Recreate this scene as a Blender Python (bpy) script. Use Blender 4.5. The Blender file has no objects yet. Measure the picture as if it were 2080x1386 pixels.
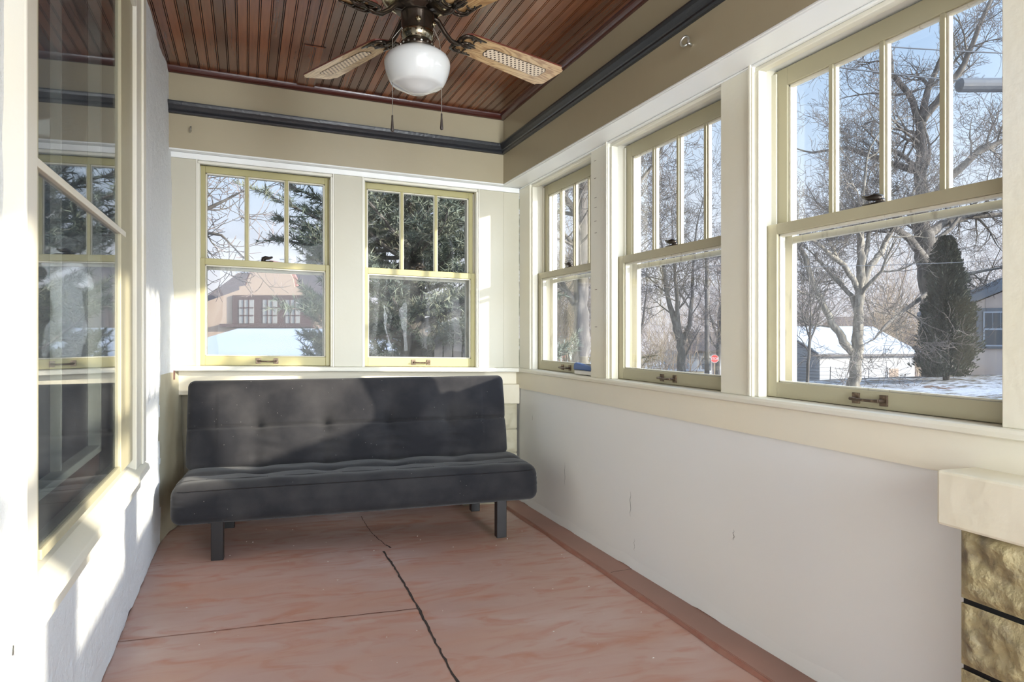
import bpy, bmesh, math, random
from mathutils import Vector, Matrix, Quaternion
import mathutils.noise as mnoise

# ---------------------------------------------------------------- camera, world, sun, lamps, exposure
S = bpy.context.scene
COL = S.collection
CX, CY, CZ = -1.533, -4.099, 1.10
YAW = 0.3705
FOC = 1390.0
cam = bpy.data.cameras.new('camera')
cam.sensor_width = 36.0
cam.lens = FOC / 2080 * 36.0
cam.shift_y = -(693 - 679) / 2080
cam.clip_start = 0.02
cam.clip_end = 400
camo = bpy.data.objects.new('camera', cam)
COL.objects.link(camo)
camo.location = (CX, CY, CZ)
camo.rotation_euler = (math.pi / 2, 0, -YAW)
S.camera = camo
S.view_settings.view_transform = 'Standard'
S.view_settings.look = 'None'
S.view_settings.gamma = 1
S.view_settings.use_curve_mapping = False
S.view_settings.exposure = 0.87

SUND = Vector((-1.0, 0.90, -0.31)).normalized()      # direction the sunlight travels
w = bpy.data.worlds.new('winter_sky')
S.world = w
w.use_nodes = True
nt = w.node_tree
nt.nodes.clear()
N = nt.nodes.new
out = N('ShaderNodeOutputWorld')
bg = N('ShaderNodeBackground')
tc = N('ShaderNodeTexCoord')
sep = N('ShaderNodeSeparateXYZ')
ramp = N('ShaderNodeValToRGB')
cr = ramp.color_ramp
cr.elements[0].position = 0.0
cr.elements[0].color = (0.84, 0.80, 0.84, 1)
cr.elements[1].position = 0.50
cr.elements[1].color = (0.36, 0.55, 0.86, 1)
e = cr.elements.new(0.10); e.color = (0.80, 0.83, 0.92, 1)
e = cr.elements.new(0.24); e.color = (0.56, 0.72, 0.93, 1)
cl = N('ShaderNodeTexNoise'); cl.inputs['Scale'].default_value = 2.2; cl.inputs['Detail'].default_value = 5
clm = N('ShaderNodeMapRange'); clm.inputs[1].default_value = 0.42; clm.inputs[2].default_value = 0.75
clx = N('ShaderNodeMixRGB'); clx.inputs[2].default_value = (0.80, 0.85, 0.95, 1)
# the winter sun's broad bright aureole
dotn = N('ShaderNodeVectorMath'); dotn.operation = 'DOT_PRODUCT'
dotn.inputs[1].default_value = (-SUND.x, -SUND.y, -SUND.z)
mr = N('ShaderNodeMapRange'); mr.inputs[1].default_value = 0.2; mr.inputs[2].default_value = 1.0
mr.inputs[3].default_value = 0.0; mr.inputs[4].default_value = 1.0
pw = N('ShaderNodeMath'); pw.operation = 'POWER'; pw.inputs[1].default_value = 2.0
ml = N('ShaderNodeMath'); ml.operation = 'MULTIPLY_ADD'; ml.inputs[1].default_value = 4.6; ml.inputs[2].default_value = 0.60
L = nt.links.new
L(tc.outputs['Generated'], sep.inputs[0]); L(sep.outputs['Z'], ramp.inputs[0])
L(tc.outputs['Generated'], cl.inputs['Vector']); L(cl.outputs['Fac'], clm.inputs[0])
L(clm.outputs[0], clx.inputs[0]); L(ramp.outputs[0], clx.inputs[1]); L(clx.outputs[0], bg.inputs['Color'])
L(tc.outputs['Generated'], dotn.inputs[0]); L(dotn.outputs['Value'], mr.inputs[0])
L(mr.outputs[0], pw.inputs[0]); L(pw.outputs[0], ml.inputs[0]); L(ml.outputs[0], bg.inputs['Strength'])
L(bg.outputs[0], out.inputs[0])

sun = bpy.data.lights.new('sun', 'SUN')
sun.energy = 5.6
sun.angle = math.radians(1.3)
sun.color = (1.0, 0.90, 0.75)
suno = bpy.data.objects.new('sun', sun)
COL.objects.link(suno)
suno.rotation_euler = SUND.to_track_quat('-Z', 'Y').to_euler()

def area(name, loc, direction, sx, sy, energy, color):
    l = bpy.data.lights.new(name, 'AREA')
    l.shape = 'RECTANGLE'; l.size = sx; l.size_y = sy; l.energy = energy; l.color = color
    o = bpy.data.objects.new(name, l)
    COL.objects.link(o)
    o.location = loc
    o.rotation_euler = Vector(direction).to_track_quat('-Z', 'Y').to_euler()
    return o
# two added fill lights to brighten the interior, both well behind the photographer
area('front_fill', (-0.95, -6.3, 1.35), (0, 1, -0.03), 1.9, 2.2, 40, (0.92, 0.98, 1.0))
area('narrow_fill', (-0.20, -5.8, 1.30), (0.10, 1, 0.0), 0.48, 1.8, 14, (0.88, 0.95, 1.0)).data.spread = math.radians(60)   # added fill, narrowed to spare the near walls

# ---------------------------------------------------------------- helpers
KW = 0.0232                       # the old porch leans outward a little
def warp(v):
    return Vector((v[0], v[1], v[2] - KW * v[0]))
FW = Vector((math.sin(YAW), math.cos(YAW), 0)); RT = Vector((math.cos(YAW), -math.sin(YAW), 0))
def at(px, py, d):                # a point in the place, d metres out from the porch viewpoint
    return Vector((CX, CY, CZ)) + d * (FW + RT * (px - 1040) / FOC + Vector((0, 0, 1)) * (679 - py) / FOC)

class MB:
    def __init__(self, root=(0, 0, 0), wp=True):
        self.v = []; self.f = []; self.m = []; self.mi = 0; self.wp = wp; self.xf = None
    def add(self, vs, fs):
        b = len(self.v)
        for p in vs:
            p = Vector(p)
            if self.xf is not None: p = self.xf @ p
            self.v.append(warp(p) if self.wp else p)
        for f in fs:
            self.f.append(tuple(b + i for i in f)); self.m.append(self.mi)
        return self
    def box(self, x0, x1, y0, y1, z0, z1):
        vs = [(x, y, z) for x in (x0, x1) for y in (y0, y1) for z in (z0, z1)]
        return self.add(vs, [(0, 1, 3, 2), (4, 6, 7, 5), (0, 4, 5, 1), (2, 3, 7, 6), (0, 2, 6, 4), (1, 5, 7, 3)])
    def prism(self, prof, a, b, fn):   # prof 2D loop, swept from a to b; fn(u, v, t) -> point
        n = len(prof)
        vs = [fn(u, v, t) for t in (a, b) for (u, v) in prof]
        fs = [(i, (i + 1) % n, n + (i + 1) % n, n + i) for i in range(n)]
        fs += [tuple(range(n - 1, -1, -1)), tuple(range(n, 2 * n))]
        return self.add(vs, fs)
    def tube(self, pts, rad, n=8, caps=True):
        pts = [Vector(p) for p in pts]
        rs = rad if isinstance(rad, (list, tuple)) else [rad] * len(pts)
        vs = []; fs = []
        up = Vector((0, 0, 1))
        t0 = (pts[1] - pts[0]).normalized()
        if abs(t0.dot(up)) > .9: up = Vector((1, 0, 0))
        a = t0.cross(up).normalized()
        for i, p in enumerate(pts):
            t = (pts[min(i + 1, len(pts) - 1)] - pts[max(i - 1, 0)])
            if t.length < 1e-9: t = t0
            t.normalize()
            a = (a - t * a.dot(t))
            if a.length < 1e-6: a = t.orthogonal()
            a.normalize(); b = t.cross(a)
            for k in range(n):
                q = 2 * math.pi * k / n
                vs.append(p + (a * math.cos(q) + b * math.sin(q)) * rs[i])
        for i in range(len(pts) - 1):
            for k in range(n):
                fs.append((i * n + k, i * n + (k + 1) % n, (i + 1) * n + (k + 1) % n, (i + 1) * n + k))
        if caps:
            fs.append(tuple(range(n - 1, -1, -1))); fs.append(tuple((len(pts) - 1) * n + k for k in range(n)))
        return self.add(vs, fs)
    def lathe(self, prof, c, n=32):
        vs = []; fs = []
        for r, z in prof:
            for k in range(n):
                q = 2 * math.pi * k / n
                vs.append((c[0] + r * math.cos(q), c[1] + r * math.sin(q), c[2] + z))
        for i in range(len(prof) - 1):
            for k in range(n):
                fs.append((i * n + k, i * n + (k + 1) % n, (i + 1) * n + (k + 1) % n, (i + 1) * n + k))
        fs.append(tuple(range(n - 1, -1, -1))); fs.append(tuple((len(prof) - 1) * n + k for k in range(n)))
        return self.add(vs, fs)
    def build(self, name, mats, parent=None, smooth=False, bevel=0, root=None, recalc=True):
        if not isinstance(mats, (list, tuple)): mats = [mats]
        off = Vector((0, 0, 0))
        if parent is not None: off = parent['_o'] if False else ROOTS[parent.name]
        elif root is not None: off = Vector(root)
        me = bpy.data.meshes.new(name)
        me.from_pydata([tuple(p - off) for p in self.v], [], self.f)
        for m in mats: me.materials.append(m)
        me.polygons.foreach_set('material_index', self.m)
        if smooth: me.polygons.foreach_set('use_smooth', [True] * len(me.polygons))
        if recalc:
            bm = bmesh.new(); bm.from_mesh(me); bmesh.ops.recalc_face_normals(bm, faces=bm.faces); bm.to_mesh(me); bm.free()
        me.update()
        o = bpy.data.objects.new(name, me)
        COL.objects.link(o)
        if parent is not None:
            o.parent = parent; ROOTS[o.name] = off
        else:
            o.location = off; ROOTS[o.name] = off
        if bevel:
            md = o.modifiers.new('bevel', 'BEVEL'); md.width = bevel; md.segments = 2; md.limit_method = 'ANGLE'; md.angle_limit = .7
        return o
ROOTS = {}

def tag(o, label, cat, group=None, kind=None):
    if label: o['label'] = label
    if cat: o['category'] = cat
    if group: o['group'] = group
    if kind: o['kind'] = kind
    return o
def struct(o):
    o['kind'] = 'structure'; return o
def empty(name, loc):
    o = bpy.data.objects.new(name, None); COL.objects.link(o)
    o.location = loc; o.empty_display_size = .1
    ROOTS[o.name] = Vector(loc)
    return o

# ---------------------------------------------------------------- materials
def mat(name, col, rough=.6, metal=0, noise=None, bump=None, coat=0, spec=.5):
    """noise: (scale, second colour, amount lo, hi[, stretch]) ; bump: (scale, strength, detail)"""
    m = bpy.data.materials.new(name); m.use_nodes = True
    t = m.node_tree; b = t.nodes['Principled BSDF']
    b.inputs['Base Color'].default_value = (*col, 1)
    b.inputs['Roughness'].default_value = rough
    b.inputs['Metallic'].default_value = metal
    b.inputs['Specular IOR Level'].default_value = spec
    if coat: b.inputs['Coat Weight'].default_value = coat; b.inputs['Coat Roughness'].default_value = .15
    geo = t.nodes.new('ShaderNodeNewGeometry')
    if noise:
        sc, c2, lo, hi = noise[:4]
        n = t.nodes.new('ShaderNodeTexNoise'); n.inputs['Scale'].default_value = sc; n.inputs['Detail'].default_value = 6
        mp = t.nodes.new('ShaderNodeMapping')
        if len(noise) > 4: mp.inputs['Scale'].default_value = noise[4]
        r = t.nodes.new('ShaderNodeMapRange'); r.inputs[1].default_value = lo; r.inputs[2].default_value = hi
        x = t.nodes.new('ShaderNodeMixRGB'); x.inputs[1].default_value = (*col, 1); x.inputs[2].default_value = (*c2, 1)
        t.links.new(geo.outputs['Position'], mp.inputs[0]); t.links.new(mp.outputs[0], n.inputs['Vector'])
        t.links.new(n.outputs['Fac'], r.inputs[0]); t.links.new(r.outputs[0], x.inputs[0]); t.links.new(x.outputs[0], b.inputs['Base Color'])
    if bump:
        n = t.nodes.new('ShaderNodeTexNoise'); n.inputs['Scale'].default_value = bump[0]; n.inputs['Detail'].default_value = bump[2] if len(bump) > 2 else 4
        k = t.nodes.new('ShaderNodeBump'); k.inputs['Strength'].default_value = bump[1]; k.inputs['Distance'].default_value = .01
        t.links.new(geo.outputs['Position'], n.inputs['Vector']); t.links.new(n.outputs['Fac'], k.inputs['Height']); t.links.new(k.outputs[0], b.inputs['Normal'])
    return m

def glass_mat(name, haze, hazecol=(.8, .82, .85), wav=.02, tint=(.97, .98, .98), hscale=3, refl=1.38):
    m = bpy.data.materials.new(name); m.use_nodes = True
    t = m.node_tree; t.nodes.clear(); n = t.nodes.new; l = t.links.new
    o = n('ShaderNodeOutputMaterial'); tr = n('ShaderNodeBsdfTransparent'); tr.inputs[0].default_value = (*tint, 1)
    gl = n('ShaderNodeBsdfGlossy'); gl.inputs['Roughness'].default_value = .01
    lw = n('ShaderNodeLayerWeight'); lw.inputs['Blend'].default_value = .5
    p5 = n('ShaderNodeMath'); p5.operation = 'POWER'; p5.inputs[1].default_value = 5
    fr = n('ShaderNodeMath'); fr.operation = 'MULTIPLY_ADD'; f0 = ((refl - 1) / (refl + 1)) ** 2
    fr.inputs[1].default_value = 1 - f0; fr.inputs[2].default_value = f0
    t.links.new(lw.outputs['Facing'], p5.inputs[0]); t.links.new(p5.outputs[0], fr.inputs[0])
    tl = n('ShaderNodeBsdfTranslucent'); tl.inputs[0].default_value = (*hazecol, 1)
    df = n('ShaderNodeBsdfDiffuse'); df.inputs[0].default_value = (*hazecol, 1)
    ad = n('ShaderNodeMixShader'); ad.inputs[0].default_value = .5
    m1 = n('ShaderNodeMixShader'); m2 = n('ShaderNodeMixShader')
    geo = n('ShaderNodeNewGeometry'); no = n('ShaderNodeTexNoise'); no.inputs['Scale'].default_value = hscale; no.inputs['Detail'].default_value = 5
    mp = n('ShaderNodeMapping'); mp.inputs['Scale'].default_value = (1, 1, .6)
    r = n('ShaderNodeMapRange'); r.inputs[1].default_value = .4; r.inputs[2].default_value = .75; r.inputs[3].default_value = haze * .35; r.inputs[4].default_value = haze * 1.6
    nb = n('ShaderNodeTexNoise'); nb.inputs['Scale'].default_value = 5; nb.inputs['Detail'].default_value = 1
    bp = n('ShaderNodeBump'); bp.inputs['Strength'].default_value = wav; bp.inputs['Distance'].default_value = .1
    l(geo.outputs['Position'], nb.inputs['Vector']); l(nb.outputs['Fac'], bp.inputs['Height']); l(bp.outputs[0], gl.inputs['Normal'])
    l(geo.outputs['Position'], mp.inputs[0]); l(mp.outputs[0], no.inputs['Vector']); l(no.outputs['Fac'], r.inputs[0])
    l(tl.outputs[0], ad.inputs[1]); l(df.outputs[0], ad.inputs[2])
    l(r.outputs[0], m1.inputs[0]); l(tr.outputs[0], m1.inputs[1]); l(ad.outputs[0], m1.inputs[2])
    l(fr.outputs[0], m2.inputs[0]); l(m1.outputs[0], m2.inputs[1]); l(gl.outputs[0], m2.inputs[2]); l(m2.outputs[0], o.inputs[0])
    return m

M = {}
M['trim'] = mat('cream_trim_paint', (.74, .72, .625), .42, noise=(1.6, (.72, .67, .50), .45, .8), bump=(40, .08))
M['trim_back'] = mat('dimmed_yellow_cream_trim_paint', (.53, .505, .40), .42, noise=(1.6, (.50, .465, .345), .45, .8), bump=(40, .08))  # yellower cream, also darkened to offset over-bright light on the back casings
M['soffit'] = mat('white_soffit_paint', (.84, .85, .83), .4, bump=(30, .06))
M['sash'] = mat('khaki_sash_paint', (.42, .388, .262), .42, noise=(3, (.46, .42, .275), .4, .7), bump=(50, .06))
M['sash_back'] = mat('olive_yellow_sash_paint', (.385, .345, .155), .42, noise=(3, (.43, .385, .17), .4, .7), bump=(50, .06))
M['sash_pale'] = mat('pale_sash_bead_paint', (.66, .63, .52), .5, noise=(60, (.45, .40, .30), .62, .72, (1, 1, .25)))
M['frieze'] = mat('tan_frieze_paint', (.37, .318, .212), .35, noise=(1.2, (.41, .355, .235), .4, .7), bump=(12, .15, 6))
M['black'] = mat('black_gloss_paint', (.022, .024, .028), .28, bump=(60, .15))
M['white_wall'] = mat('white_plaster', (.79, .80, .79), .6, noise=(.9, (.81, .805, .76), .45, .7), bump=(9, .10, 6))
M['apron'] = mat('cream_apron_paint', (.80, .745, .60), .5, noise=(2, (.76, .72, .60), .4, .7), bump=(20, .08))
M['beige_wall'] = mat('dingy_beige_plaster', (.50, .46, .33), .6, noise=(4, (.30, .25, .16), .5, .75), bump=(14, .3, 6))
M['bronze'] = mat('dark_bronze', (.05, .042, .035), .32, metal=.8)
M['sash_lift'] = mat('worn_bronze', (.12, .085, .06), .4, metal=.7, noise=(80, (.25, .18, .12), .5, .7))
M['fan_bronze'] = mat('polished_dark_bronze', (.050, .038, .028), .18, metal=.7)
M['fan_brass'] = mat('antique_brass', (.42, .36, .24), .2, metal=1.0)
M['dark_line'] = mat('dark_gap', (.012, .010, .008), .9)
M['rock'] = mat('olive_painted_rock', (.36, .30, .16), .38, noise=(16, (.15, .12, .075), .47, .66), bump=(45, .9, 8), coat=.3)
M['cap'] = mat('cream_painted_stone', (.74, .69, .55), .5, noise=(5, (.68, .62, .46), .4, .7), bump=(10, .3, 6))
M['steel'] = mat('galvanised_steel', (.45, .44, .40), .3, metal=.9)
M['glass'] = glass_mat('window_glass', .022, wav=.02)
M['glass_dusty'] = glass_mat('dusty_window_glass', .05, hscale=2.2, refl=1.3)
M['glass_old'] = glass_mat('wavy_old_glass', .022, hscale=4)
M['glass_mirror'] = glass_mat('storm_glass', .09, hazecol=(.6, .66, .70), wav=.0, hscale=1.5, refl=2.0, tint=(.80, .84, .86))
M['storm'] = mat('weathered_storm_frame_paint', (.46, .44, .37), .6, noise=(40, (.30, .28, .23), .55, .7, (1, 1, .25)))
M['brown'] = mat('red_brown_woodwork', (.13, .055, .040), .35, noise=(6, (.09, .04, .03), .4, .7, (1, 1, .2)))
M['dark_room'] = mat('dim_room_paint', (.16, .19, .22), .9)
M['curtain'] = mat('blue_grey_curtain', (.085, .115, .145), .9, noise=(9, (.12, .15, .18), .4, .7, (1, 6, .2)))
M['oak'] = mat('oak_veneer', (.56, .36, .16), .32, noise=(7, (.34, .19, .07), .45, .62, (1, 1, 1)), coat=.5)
def oak_mat():
    m = mat('oak_veneer_grain', (.56, .36, .16), .30, coat=.55)
    t = m.node_tree; b = t.nodes['Principled BSDF']; l = t.links.new
    tc = t.nodes.new('ShaderNodeTexCoord'); mp = t.nodes.new('ShaderNodeMapping'); mp.inputs['Scale'].default_value = (2.2, 16, 1)
    n = t.nodes.new('ShaderNodeTexNoise'); n.inputs['Scale'].default_value = 1.6; n.inputs['Detail'].default_value = 2; n.inputs['Distortion'].default_value = .6
    wv = t.nodes.new('ShaderNodeMath'); wv.operation = 'MULTIPLY'; wv.inputs[1].default_value = 55
    sn = t.nodes.new('ShaderNodeMath'); sn.operation = 'SINE'
    r = t.nodes.new('ShaderNodeMapRange'); r.inputs[1].default_value = -.4; r.inputs[2].default_value = 1.0
    x = t.nodes.new('ShaderNodeMixRGB'); x.inputs[1].default_value = (.60, .41, .20, 1); x.inputs[2].default_value = (.36, .20, .08, 1)
    l(tc.outputs['Object'], mp.inputs[0]); l(mp.outputs[0], n.inputs['Vector']); l(n.outputs['Fac'], wv.inputs[0]); l(wv.outputs[0], sn.inputs[0])
    l(sn.outputs[0], r.inputs[0]); l(r.outputs[0], x.inputs[0]); l(x.outputs[0], b.inputs['Base Color'])
    return m
M['oak'] = oak_mat()
M['red_edge'] = mat('mahogany_blade_top', (.12, .03, .02), .4)
M['opal'] = mat('white_opal_glass', (.56, .57, .56), .08, coat=.4)
M['fob'] = mat('dark_wood_fob', (.03, .022, .018), .4)
M['blue'] = mat('blue_plastic', (.035, .10, .30), .45)
M['bone'] = mat('off_white_plastic', (.70, .68, .62), .5)

# cane
def cane_mat():
    m = mat('woven_cane', (.80, .68, .52), .6)
    t = m.node_tree; b = t.nodes['Principled BSDF']
    tc = t.nodes.new('ShaderNodeTexCoord'); mp = t.nodes.new('ShaderNodeMapping'); mp.inputs['Rotation'].default_value = (0, 0, math.radians(45))
    mp.inputs['Scale'].default_value = (68, 68, 0)
    fr = t.nodes.new('ShaderNodeVectorMath'); fr.operation = 'FRACTION'
    sb = t.nodes.new('ShaderNodeVectorMath'); sb.operation = 'SUBTRACT'; sb.inputs[1].default_value = (.5, .5, 0)
    ln = t.nodes.new('ShaderNodeVectorMath'); ln.operation = 'LENGTH'
    lt = t.nodes.new('ShaderNodeMath'); lt.operation = 'LESS_THAN'; lt.inputs[1].default_value = .27
    mx = t.nodes.new('ShaderNodeMixRGB'); mx.inputs[1].default_value = (.78, .66, .50, 1); mx.inputs[2].default_value = (.07, .04, .025, 1)
    l = t.links.new
    l(tc.outputs['Object'], mp.inputs[0]); l(mp.outputs[0], fr.inputs[0]); l(fr.outputs[0], sb.inputs[0]); l(sb.outputs[0], ln.inputs[0])
    l(ln.outputs['Value'], lt.inputs[0]); l(lt.outputs[0], mx.inputs[0]); l(mx.outputs[0], b.inputs['Base Color'])
    return m
M['cane'] = cane_mat()

def fabric_mat():
    m = mat('charcoal_canvas', (.030, .030, .034), .92, spec=.25)
    t = m.node_tree; b = t.nodes['Principled BSDF']; l = t.links.new
    geo = t.nodes.new('ShaderNodeNewGeometry')
    v = t.nodes.new('ShaderNodeTexVoronoi'); v.inputs['Scale'].default_value = 32
    lt = t.nodes.new('ShaderNodeMath'); lt.operation = 'LESS_THAN'; lt.inputs[1].default_value = .05
    n = t.nodes.new('ShaderNodeTexNoise'); n.inputs['Scale'].default_value = 4; n.inputs['Detail'].default_value = 6
    r = t.nodes.new('ShaderNodeMapRange'); r.inputs[1].default_value = .42; r.inputs[2].default_value = .72
    c1 = t.nodes.new('ShaderNodeMixRGB'); c1.inputs[1].default_value = (.015, .015, .018, 1); c1.inputs[2].default_value = (.042, .040, .041, 1)
    g = t.nodes.new('ShaderNodeMath'); g.operation = 'GREATER_THAN'; g.inputs[1].default_value = .50
    n2 = t.nodes.new('ShaderNodeTexNoise'); n2.inputs['Scale'].default_value = 3
    mu = t.nodes.new('ShaderNodeMath'); mu.operation = 'MULTIPLY'
    c2 = t.nodes.new('ShaderNodeMixRGB'); c2.inputs[2].default_value = (.22, .21, .20, 1)
    P = geo.outputs['Position']
    l(P, v.inputs['Vector']); l(v.outputs['Distance'], lt.inputs[0]); l(P, n.inputs['Vector']); l(n.outputs['Fac'], r.inputs[0]); l(r.outputs[0], c1.inputs[0])
    l(P, n2.inputs['Vector']); l(n2.outputs['Fac'], g.inputs[0]); l(lt.outputs[0], mu.inputs[0]); l(g.outputs[0], mu.inputs[1])
    l(mu.outputs[0], c2.inputs[0]); l(c1.outputs[0], c2.inputs[1]); l(c2.outputs[0], b.inputs['Base Color'])
    b.inputs['Sheen Weight'].default_value = .14; b.inputs['Sheen Roughness'].default_value = .5
    w_ = t.nodes.new('ShaderNodeTexNoise'); w_.inputs['Scale'].default_value = 500
    k = t.nodes.new('ShaderNodeBump'); k.inputs['Strength'].default_value = .25; k.inputs['Distance'].default_value = .002
    l(P, w_.inputs['Vector']); l(w_.outputs['Fac'], k.inputs['Height']); l(k.outputs[0], b.inputs['Normal'])
    return m
M['fabric'] = fabric_mat()
M['leg'] = mat('black_painted_wood', (.010, .009, .010), .35)

def floor_mat():
    m = mat('worn_red_painted_concrete', (.36, .17, .12), .42)
    t = m.node_tree; b = t.nodes['Principled BSDF']; l = t.links.new
    geo = t.nodes.new('ShaderNodeNewGeometry'); P = geo.outputs['Position']
    mp = t.nodes.new('ShaderNodeMapping'); mp.inputs['Scale'].default_value = (.7, 1.9, 1); l(P, mp.inputs[0])
    n1 = t.nodes.new('ShaderNodeTexNoise'); n1.inputs['Scale'].default_value = 1.7; n1.inputs['Detail'].default_value = 7; n1.inputs['Distortion'].default_value = .8
    n2 = t.nodes.new('ShaderNodeTexNoise'); n2.inputs['Scale'].default_value = 5.5; n2.inputs['Detail'].default_value = 8; n2.inputs['Distortion'].default_value = 1.4
    n3 = t.nodes.new('ShaderNodeTexNoise'); n3.inputs['Scale'].default_value = 60
    l(mp.outputs[0], n1.inputs['Vector']); l(mp.outputs[0], n2.inputs['Vector']); l(P, n3.inputs['Vector'])
    r = t.nodes.new('ShaderNodeValToRGB'); e = r.color_ramp.elements
    e[0].position = .34; e[0].color = (.47, .27, .205, 1)
    e[1].position = .70; e[1].color = (.50, .36, .32, 1)
    x = r.color_ramp.elements.new(.50); x.color = (.46, .29, .24, 1)
    l(n1.outputs['Fac'], r.inputs[0])
    r2 = t.nodes.new('ShaderNodeMapRange'); r2.inputs[1].default_value = .50; r2.inputs[2].default_value = .74; r2.inputs[4].default_value = .75
    mx = t.nodes.new('ShaderNodeMixRGB'); mx.inputs[2].default_value = (.43, .175, .105, 1)
    l(n2.outputs['Fac'], r2.inputs[0]); l(r2.outputs[0], mx.inputs[0]); l(r.outputs[0], mx.inputs[1]); l(mx.outputs[0], b.inputs['Base Color'])
    rr = t.nodes.new('ShaderNodeMapRange'); rr.inputs[1].default_value = .3; rr.inputs[2].default_value = .7; rr.inputs[3].default_value = .28; rr.inputs[4].default_value = .50
    l(n2.outputs['Fac'], rr.inputs[0]); l(rr.outputs[0], b.inputs['Roughness'])
    k = t.nodes.new('ShaderNodeBump'); k.inputs['Strength'].default_value = .10; k.inputs['Distance'].default_value = .002
    l(n2.outputs['Fac'], k.inputs['Height']); l(k.outputs[0], b.inputs['Normal'])
    return m
M['floor'] = floor_mat()
M['floor_red'] = mat('bare_red_floor_paint', (.27, .105, .072), .5, noise=(14, (.30, .15, .11), .4, .7))
M['floor_ledge'] = mat('brown_red_floor_edge', (.28, .15, .115), .45, noise=(3, (.33, .17, .13), .4, .7))
M['joint'] = mat('floor_joint_dirt', (.035, .022, .018), .9)

def wood_mat():
    m = mat('varnished_beadboard', (.09, .035, .018), .25, coat=.3)
    t = m.node_tree; b = t.nodes['Principled BSDF']; l = t.links.new
    geo = t.nodes.new('ShaderNodeNewGeometry'); sp = t.nodes.new('ShaderNodeSeparateXYZ'); l(geo.outputs['Position'], sp.inputs[0])
    dv = t.nodes.new('ShaderNodeMath'); dv.operation = 'DIVIDE'; dv.inputs[1].default_value = BOARD; l(sp.outputs['X'], dv.inputs[0])
    fl = t.nodes.new('ShaderNodeMath'); fl.operation = 'FLOOR'; l(dv.outputs[0], fl.inputs[0])
    wn = t.nodes.new('ShaderNodeTexWhiteNoise'); wn.noise_dimensions = '1D'; l(fl.outputs[0], wn.inputs['W'])
    mp = t.nodes.new('ShaderNodeMapping'); mp.inputs['Scale'].default_value = (40, 2.2, 1); l(geo.outputs['Position'], mp.inputs[0])
    n = t.nodes.new('ShaderNodeTexNoise'); n.inputs['Scale'].default_value = 1.6; n.inputs['Detail'].default_value = 6; l(mp.outputs[0], n.inputs['Vector'])
    n2 = t.nodes.new('ShaderNodeTexNoise'); n2.inputs['Scale'].default_value = 2.4; n2.inputs['Detail'].default_value = 4; l(geo.outputs['Position'], n2.inputs['Vector'])
    ad = t.nodes.new('ShaderNodeMath'); ad.operation = 'ADD'; l(wn.outputs['Value'], ad.inputs[0]); l(n.outputs['Fac'], ad.inputs[1])
    a2 = t.nodes.new('ShaderNodeMath'); a2.operation = 'MULTIPLY_ADD'; a2.inputs[1].default_value = .8; l(n2.outputs['Fac'], a2.inputs[0]); l(ad.outputs[0], a2.inputs[2])
    r = t.nodes.new('ShaderNodeValToRGB'); e = r.color_ramp.elements
    e[0].position = .28; e[0].color = (.075, .026, .013, 1); e[1].position = .85; e[1].color = (.25, .078, .026, 1)
    mr = t.nodes.new('ShaderNodeMapRange'); mr.inputs[1].default_value = .2; mr.inputs[2].default_value = 2.2
    l(a2.outputs[0], mr.inputs[0]); l(mr.outputs[0], r.inputs[0]); l(r.outputs[0], b.inputs['Base Color'])
    k = t.nodes.new('ShaderNodeBump'); k.inputs['Strength'].default_value = .2; k.inputs['Distance'].default_value = .003
    l(n.outputs['Fac'], k.inputs['Height']); l(k.outputs[0], b.inputs['Normal'])
    return m
BOARD = 0.049
M['bead'] = wood_mat()
M['quarter'] = mat('dark_red_moulding', (.065, .016, .012), .25, coat=.3)

def stucco_mat():
    m = mat('white_stucco', (.80, .80, .79), .7)
    t = m.node_tree; b = t.nodes['Principled BSDF']; l = t.links.new
    geo = t.nodes.new('ShaderNodeNewGeometry'); P = geo.outputs['Position']
    n = t.nodes.new('ShaderNodeTexNoise'); n.inputs['Scale'].default_value = 26; n.inputs['Detail'].default_value = 8; n.inputs['Roughness'].default_value = .65
    k = t.nodes.new('ShaderNodeBump'); k.inputs['Strength'].default_value = .9; k.inputs['Distance'].default_value = .016
    l(P, n.inputs['Vector']); l(n.outputs['Fac'], k.inputs['Height']); l(k.outputs[0], b.inputs['Normal'])
    r = t.nodes.new('ShaderNodeMapRange'); r.inputs[1].default_value = .66; r.inputs[2].default_value = .80
    x = t.nodes.new('ShaderNodeMixRGB'); x.inputs[1].default_value = (.79, .815, .82, 1); x.inputs[2].default_value = (.42, .43, .43, 1)
    l(n.outputs['Fac'], r.inputs[0]); l(r.outputs[0], x.inputs[0]); l(x.outputs[0], b.inputs['Base Color'])
    return m
M['stucco'] = stucco_mat()

# ---------------------------------------------------------------- the setting
YF = -6.6            # front end of the porch, behind the photographer
ZC = 2.495
ZSILL = 0.883

# floor
mb = MB()
mb.mi = 0; mb.box(-2.05, 0.0, YF, .35, -.15, 0)
mb.mi = 1; mb.box(0.0, .36, YF, .35, -.15, .014)
mb.mi = 2
for i in range(40):                                  # ragged red line where the slab meets the wall ledge
    y0 = YF + .165 * i; a = .012 + .006 * math.sin(i * 1.7); b = .012 + .006 * math.sin((i + 1) * 1.7)
    mb.add([(-a, y0, .001), (.004, y0, .0155), (.004, y0 + .165, .0155), (-b, y0 + .165, .001)], [(0, 1, 2, 3)])
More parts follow.
